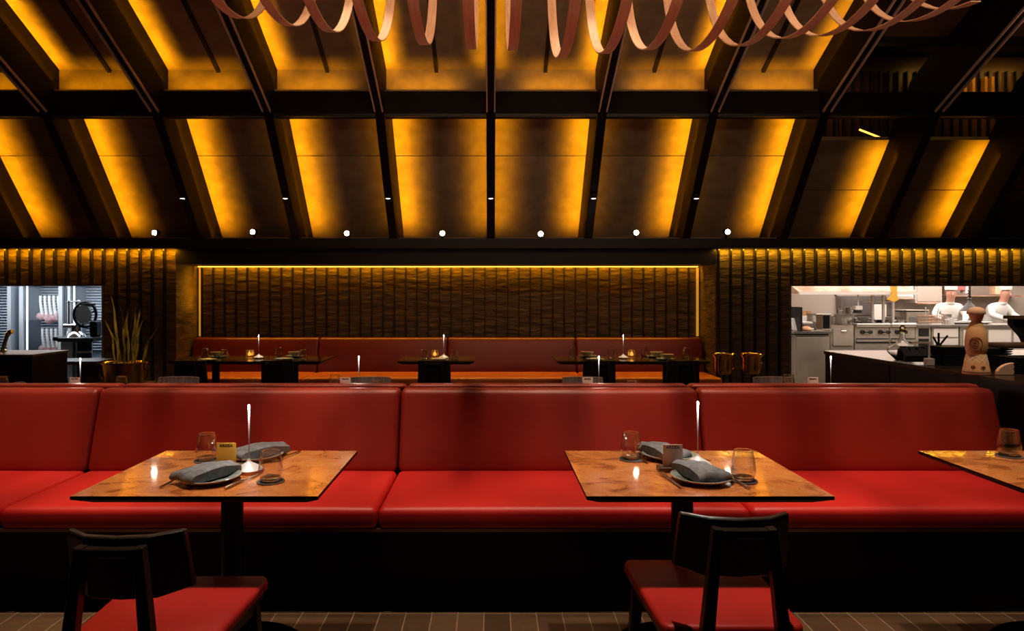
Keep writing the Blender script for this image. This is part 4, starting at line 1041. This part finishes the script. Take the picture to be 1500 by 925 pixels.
# lower cabinets right of range
r,hw,zt=unit(1341,1364,479,YR,.8,'open_shelf_unit','open steel shelf unit with dark shelves behind the decanter','shelf unit')
MB().box(-hw+.05,hw-.04,-.006,.0,zt-.16,zt-.03).build('opening','black',r); MB().box(-hw+.05,hw-.04,-.006,.0,zt-.32,zt-.20).build('opening','black',r)
r,hw,zt=unit(1365,1405,479,YR,.8,'drawer_unit','white two drawer unit behind the black tray stack','drawers')
for z in (zt-.17,zt-.40): MB().box(-hw+.02,hw-.03,-.02,0,z-.0,z+.14 if z>zt-.2 else z+.20).build('drawer','white',r,bevel=.004)
r,hw,zt=unit(1406,1520,479,YR,.8,'drawer_unit','long pale cabinet run behind the ceramic bottle','cabinet')
for i in range(3): MB().box(-hw+.05+i*.42,-hw+.43+i*.42,-.02,0,.3,zt-.05).build('door','white',r,bevel=.01)
o=MB().box(PX(1341,11.2),PX(1520,11.2),YR-.06,YR+.8,PZ(479,YR)+.001,PZ(476,YR)).build('steel_worktop','steel'); tag(o,'long bright steel worktop running right from the ranges','worktop')
WZ=PZ(476,YR)+.002
for i,(px,n_) in enumerate(((1402,2),(1420,3),(1438,2))):
    for k in range(n_):
        place('wplate',lambda: MB().lathe([(0,0),(.08,0),(.15,.022),(.148,.025),(.08,.006),(0,.006)],(0,0,0),28,close=False).build('white_plate','white',None,True),
          (PX(px,YR+.3),YR+.3,WZ+k*.012),'white plate in the %s stack on the steel worktop'%['left','middle','right'][i],'plate','white plates on the kitchen worktop')
# pendant heat lamp
r=empty('pendant_heat_lamp',tuple(P(1420,456,10.2)),'chrome cone heat lamp hanging above the ceramic bottle','lamp')
MB().lathe([(.125,0),(.120,.012),(.045,.11),(.028,.125),(.025,.17),(.033,.175),(.033,.19),(.02,.2)],(0,0,0),32,close=False).build('shade','shade_metal',r,True,auto=50)
MB().tube([(0,0,.19),(0,0,.75)],.016,10).build('stem','chrome',r,True)
for z in(.22,.26,.30): MB().lathe([(.018,0),(.028,.008),(.018,.018)],(0,0,z),14).build('collar','black_metal',r,True)
# shelf with faded red boxes near the top right
for i,(a,b,c_,d_) in enumerate(((1381,1392,420,432),(1394,1411,420,425),(1412,1418,420,430),(1455,1470,420,431))):
    o=MB().box(PX(a,12.6),PX(b,12.6),12.55,12.7,PZ(d_,12.6),PZ(c_-6,12.6)).build('shelf_box',['brown','pink_red','white','terracotta'][i]); tag(o,['brown box on the high kitchen shelf, left','faded red box on the high kitchen shelf','narrow white box on the high kitchen shelf','terracotta box on the high kitchen shelf, right'][i],'box','boxes on the high kitchen shelf')
o=MB().box(PX(1380,12.7),PX(1500,12.7),12.5,12.98,PZ(433,12.6)-.02,PZ(433,12.6)-.0).build('high_shelf','copper'); tag(o,'high warm toned shelf along the rear kitchen wall','shelf')

# chefs: one continuous skinned body each, jacket/skin split by height
def chef_mat(zneck):
    m=mat('chef_whites',(.78,.76,.73),.7); b=m.node_tree.nodes['Principled BSDF']
    tc=nd(m,'ShaderNodeTexCoord'); sp=nd(m,'ShaderNodeSeparateXYZ'); lk(m,tc.outputs['Object'],sp.inputs[0])
    g=nd(m,'ShaderNodeMath',operation='GREATER_THAN'); g.inputs[1].default_value=zneck; lk(m,sp.outputs['Z'],g.inputs[0])
    g2=nd(m,'ShaderNodeMath',operation='LESS_THAN'); g2.inputs[1].default_value=.86; lk(m,sp.outputs['Z'],g2.inputs[0])
    mx=nd(m,'ShaderNodeMixRGB'); mx.inputs[1].default_value=(.78,.76,.73,1); mx.inputs[2].default_value=(.50,.24,.17,1); lk(m,g.outputs[0],mx.inputs[0])
    m2=nd(m,'ShaderNodeMixRGB'); m2.inputs[2].default_value=(.03,.03,.035,1); lk(m,mx.outputs[0],m2.inputs[1]); lk(m,g2.outputs[0],m2.inputs[0]); lk(m,m2.outputs[0],b.inputs['Base Color'])
    return m
def chef(loc,rz,label,lean):
    V=[(0,0,.95,.15),(0,-.02-.3*lean*.3,1.12,.14),(0,-.05-.3*lean*.6,1.30,.15),(0,-.07-.3*lean,1.44,.075),(0,-.10-.3*lean,1.53,.062),(0,-.13-.3*lean,1.62,.088),(0,-.13-.3*lean,1.71,.075)]
    E=[(0,1),(1,2),(2,3),(3,4),(4,5),(5,6)]
    for s in(-1,1):
        i=len(V); y=-.05-.3*lean*.8
        V += [(s*.17,y,1.38,.075),(s*.25,y-.06,1.24,.058),(s*.17,y-.27,1.17,.046),(s*.13,y-.35,1.15,.032),(s*.12,y-.42,1.13,.024)]
        E += [(2,i),(i,i+1),(i+1,i+2),(i+2,i+3),(i+3,i+4)]
        # fingers
        for f in range(4):
            j=len(V); V += [(s*.12+(f-1.5)*.018,y-.47,1.125,.010),(s*.12+(f-1.5)*.020,y-.50,1.11,.008)]; E += [(i+4,j),(j,j+1)]
        j=len(V); V += [(s*.12-s*.04,y-.41,1.125,.011),(s*.12-s*.055,y-.44,1.115,.009)]; E += [(i+3,j),(j,j+1)]
        i=len(V); V += [(s*.10,0,.90,.10),(s*.11,-.02,.56,.065),(s*.11,.02,.24,.045),(s*.11,-.12,.19,.035)]; E += [(0,i),(i,i+1),(i+1,i+2),(i+2,i+3)]
    me=bpy.data.meshes.new('person'); me.from_pydata([v[:3] for v in V],E,[]); 
    o=bpy.data.objects.new('person',me); COL.objects.link(o); o.location=loc; o.rotation_euler.z=rz
    md=o.modifiers.new('skin','SKIN'); o.modifiers.new('sub','SUBSURF').levels=1; o.modifiers['sub'].render_levels=2
    for i,v in enumerate(V): me.skin_vertices[0].data[i].radius=(v[3],v[3]); 
    me.skin_vertices[0].data[0].use_root=True
    me.materials.append(chef_mat(1.475)); md.use_smooth_shade=True
    tag(o,label,'person')
    hy=-.13-.3*lean
    MB().lathe([(.092,0),(.098,.02),(.10,.07),(.085,.095),(0,.10)],(0,hy+.005,1.695),24,close=False).build('cap','white',o,True)
    MB().lathe([(0,0),(.012,.004),(.014,.02),(.006,.04)],(0,hy-.092,1.60),10,close=False).build('nose','skin',o,True)
    for s in(-1,1): MB().lathe([(0,-.007),(.008,0),(0,.007)],(s*.032,hy-.080,1.645),8,close=False).build('eye','black',o,True)
    return o
chef((PX(1448,12.5),12.52,-.16),.25,'person in white chef jacket and cap, right of the cone heat lamp',.7)
chef((PX(1388,12.4),12.45,-.16),-.3,'person in white chef jacket and cap, left of the cone heat lamp',.5)

# ------------------------------------------------------------------ lights
def area(name,loc,rot,sx,sy,e,col,spread=PI,cam_vis=False):
    l=bpy.data.lights.new(name,'AREA'); l.shape='RECTANGLE'; l.size=sx; l.size_y=sy; l.energy=e; l.color=col; l.spread=spread
    o=bpy.data.objects.new(name,l); COL.objects.link(o); o.location=loc; o.rotation_euler=rot; return o
def aim(o,target):
    d=Vector(target)-Vector(o.location); o.rotation_euler=d.to_track_quat('-Z','Y').to_euler()
AMB=(1,.39,.004)
# strips behind the ribs, shining on the recessed panels
for k in K[:-1]:
    x0=k*S+.06; x1=(k+1)*S-.06
    kc=k+.5
    for side,x in((-1,x0),(1,x1)):
        outer = (kc<0 and side<0) or (kc>0 and side>0)
        if k>=5 or k<=-7: continue
        ki=abs(kc)
        inner={.5:.40,1.5:.10,2.5:.05}.get(ki,0.03)
        e = 1.0 if outer else inner
        if e<.04: continue
        # lower: strip parallel to the panel, limited spread so the band ends softly
        hh=.27
        a=Vector((x,B0[0]-.777*hh+.629*.22,B0[1]-.629*hh-.777*.22)); b_=Vector((x,B1[0]-.777*hh,B1[1]-.629*hh))
        if k>=3: b_=a.lerp(b_,.62)
        def strip(a,b_,n3,tilt,e_,spr):
            mid=(a+b_)/2; ln=(b_-a).length
            o=area('led_strip_light',mid,(0,0,0),.03,ln,e_*ln,AMB,math.radians(spr))
            z=-(n3+Vector((side*-tilt,0,0))).normalized(); yv=(b_-a).normalized(); xv=yv.cross(z).normalized(); z=xv.cross(yv)
            o.rotation_euler=Matrix((xv,yv,z)).transposed().to_euler()
        strip(a,b_,Vector((0,.777,.629)),.22,e*4.1,98)
        if k>=3: continue
        un=Vector((0,.443,.897)); hh=.20
        a=Vector((x,RY-.03,zup(RY-.03)))-un*hh; b_=Vector((x,3.0,zup(3.0)))-un*hh
        if not outer or e<0 : pass
        elif k<3:
            o=area('riser_fill',(x0*.62+x1*.38 if kc<0 else x0*.38+x1*.62,6.97,3.63),(0,0,0),S*.62,.03,1.1 if ki<3 else .9,AMB,math.radians(150)); aim(o,Vector(o.location)+Vector((0,1,.45)))  # light added along the ledge so the riser glows
        ee=e*({2:.5}.get(k,1) if side>0 else 1)
        strip(a,b_,un,.15,ee*3.0,90)
# coves over slat walls
area('cove_light_left',((-9+XL)/2,YW-.06,1.975),(PI*.06,0,0),XL+9,.02,48,AMB)
area('cove_light_right',((7.5+XR)/2,YW-.06,1.975),(PI*.06,0,0),7.5-XR,.02,36,(1,.50,.02))
area('cove_light_alcove',((XL+XR)/2,YA-.085,1.86),(PI*.04,0,0),XR-XL-.1,.02,38,AMB)
area('soffit_fill',((XL+XR)/2,YA-.2,1.79),(-.42,0,0),XR-XL-.2,.05,22,(1,.45,.04),math.radians(95))  # added amber fill for the alcove seat and backrest tops
area('cove_corner_left',(XL+.1,YA-.2,1.5),(0,PI/2,0),.5,.02,.8,AMB)
# kitchen
area('kitchen_light',(7.0,10.4,1.94),(0,0,0),6,2.5,120,(1,.86,.76))
area('kitchen_light_rear',(8.2,12.0,1.94),(0,0,0),5,.8,70,(1,.86,.76))
area('cold_room_light',(-6.3,9.3,1.94),(0,0,0),3.2,1.4,105,(.80,.90,1))
area('cold_cabinet_light',(-6.2,9.2,1.3),(PI/2,0,0),2.4,.5,10,(.80,.90,1))
# downlights over the tables, plus added spots for banquette tops and planter
def spot(loc,tgt,e,size,blend=.6,col=(1,.78,.58),rad=.06):
    l=bpy.data.lights.new('spot_beam','SPOT'); l.energy=e; l.spot_size=math.radians(size); l.spot_blend=blend; l.color=col; l.shadow_soft_size=rad
    o=bpy.data.objects.new('spot_beam',l); COL.objects.link(o); o.location=loc; aim(o,tgt); return o
WARM=(1,.76,.56)
for x in(-2.6,-.97,.718,2.2):
    spot((x,2.62,5.2),(x,2.66,.75),400,34,.7,WARM,.05)
for x in(-.97,.718,2.215):
    spot((x,2.5,5.2),(x,2.5,.75),190,14,.5,(1,.78,.58),.04)
for x in(-1.8,-.1,1.5):
    spot((x,3.15,5.2),(x,3.35,.5),260,34,.9,(1,.62,.42),.06)
for x in(-3.2,-2.0,-.8,.4,1.6,2.7):
    spot((x,3.86,5.2),(x,3.80,.9),280,20,.8,(1,.60,.36),.04)  # added spots that brighten the banquette top edges
for x in(-2.6,-.94,.75,2.3):
    spot((x,4.5,4.9),(x,4.5,.75),130,34,.8,WARM,.05)
for x in(-2.5,-.56,1.45):
    spot((x,6.95,1.98),(x,7.05,.75),16,62,.7,(1,.70,.34),.03)
spot((3.2,3.0,5.0),(3.3,4.5,.93),290,34,.8,WARM,.05)
spot((-3.3,6.5,2.4),(-3.96,7.1,1.0),70,40,.8,(1,.60,.12),.05)  # added amber spot that gives the plant leaves a lit rim
def glow(loc,e,col=(1,.88,.78)):
    l=bpy.data.lights.new('lamp_glow','POINT'); l.energy=e; l.color=col; l.shadow_soft_size=.008
    o=bpy.data.objects.new('lamp_glow',l); COL.objects.link(o); o.location=loc
for x,y,z in((-.90,2.49,.985),(.795,2.57,.985)): glow((x,y-.012,z),1.5)
for x,y in((-.90,4.56),(.736,4.56),(2.317,4.56),(-2.70,4.40),(PX(379,7.13),7.13),(PX(650,7.13),7.13),(PX(913,7.13),7.13)): glow((x,y-.012,.985),1.0)
# added unseen fills that brighten the chandelier ribbon
area('ribbon_inner_fill',(.9,3.75,4.1),(0,0,0),5,.1,15,(1,.64,.42),math.radians(110)).rotation_euler=(PI*.27,0,0)

area('ribbon_front_fill',(.9,1.9,3.1),(0,0,0),5,.1,7,(1,.68,.42),math.radians(60)).rotation_euler=(PI*.5+.25,0,0)  # added fill for the near side of the ribbon
area('mezzanine_slat_fill',(6.5,8.45,4.5),(PI*.08,0,0),1.6,.1,5,(1,.5,.08))  # added amber light to make the gold slats show
area('mezzanine_rear_fill',(4.2,8.4,4.5),(0,0,0),.8,.3,2.5,(1,.45,.12))  # second added light, dim, inside the high opening
area('upper_fill',(5.2,5.2,3.4),(PI,0,0),1.6,.4,6,(1,.5,.3))
w=bpy.data.worlds.new('world'); scene.world=w; w.use_nodes=True
w.node_tree.nodes['Background'].inputs[0].default_value=(.25,.30,.55,1); w.node_tree.nodes['Background'].inputs[1].default_value=.012
scene.view_settings.view_transform='Standard'; scene.view_settings.look='None'; scene.view_settings.exposure=0
scene.cycles.max_bounces=8; scene.cycles.transparent_max_bounces=16; scene.cycles.use_denoising=True
scene.cycles.sample_clamp_indirect=6
scene.cycles.caustics_refractive=False; scene.cycles.caustics_reflective=False
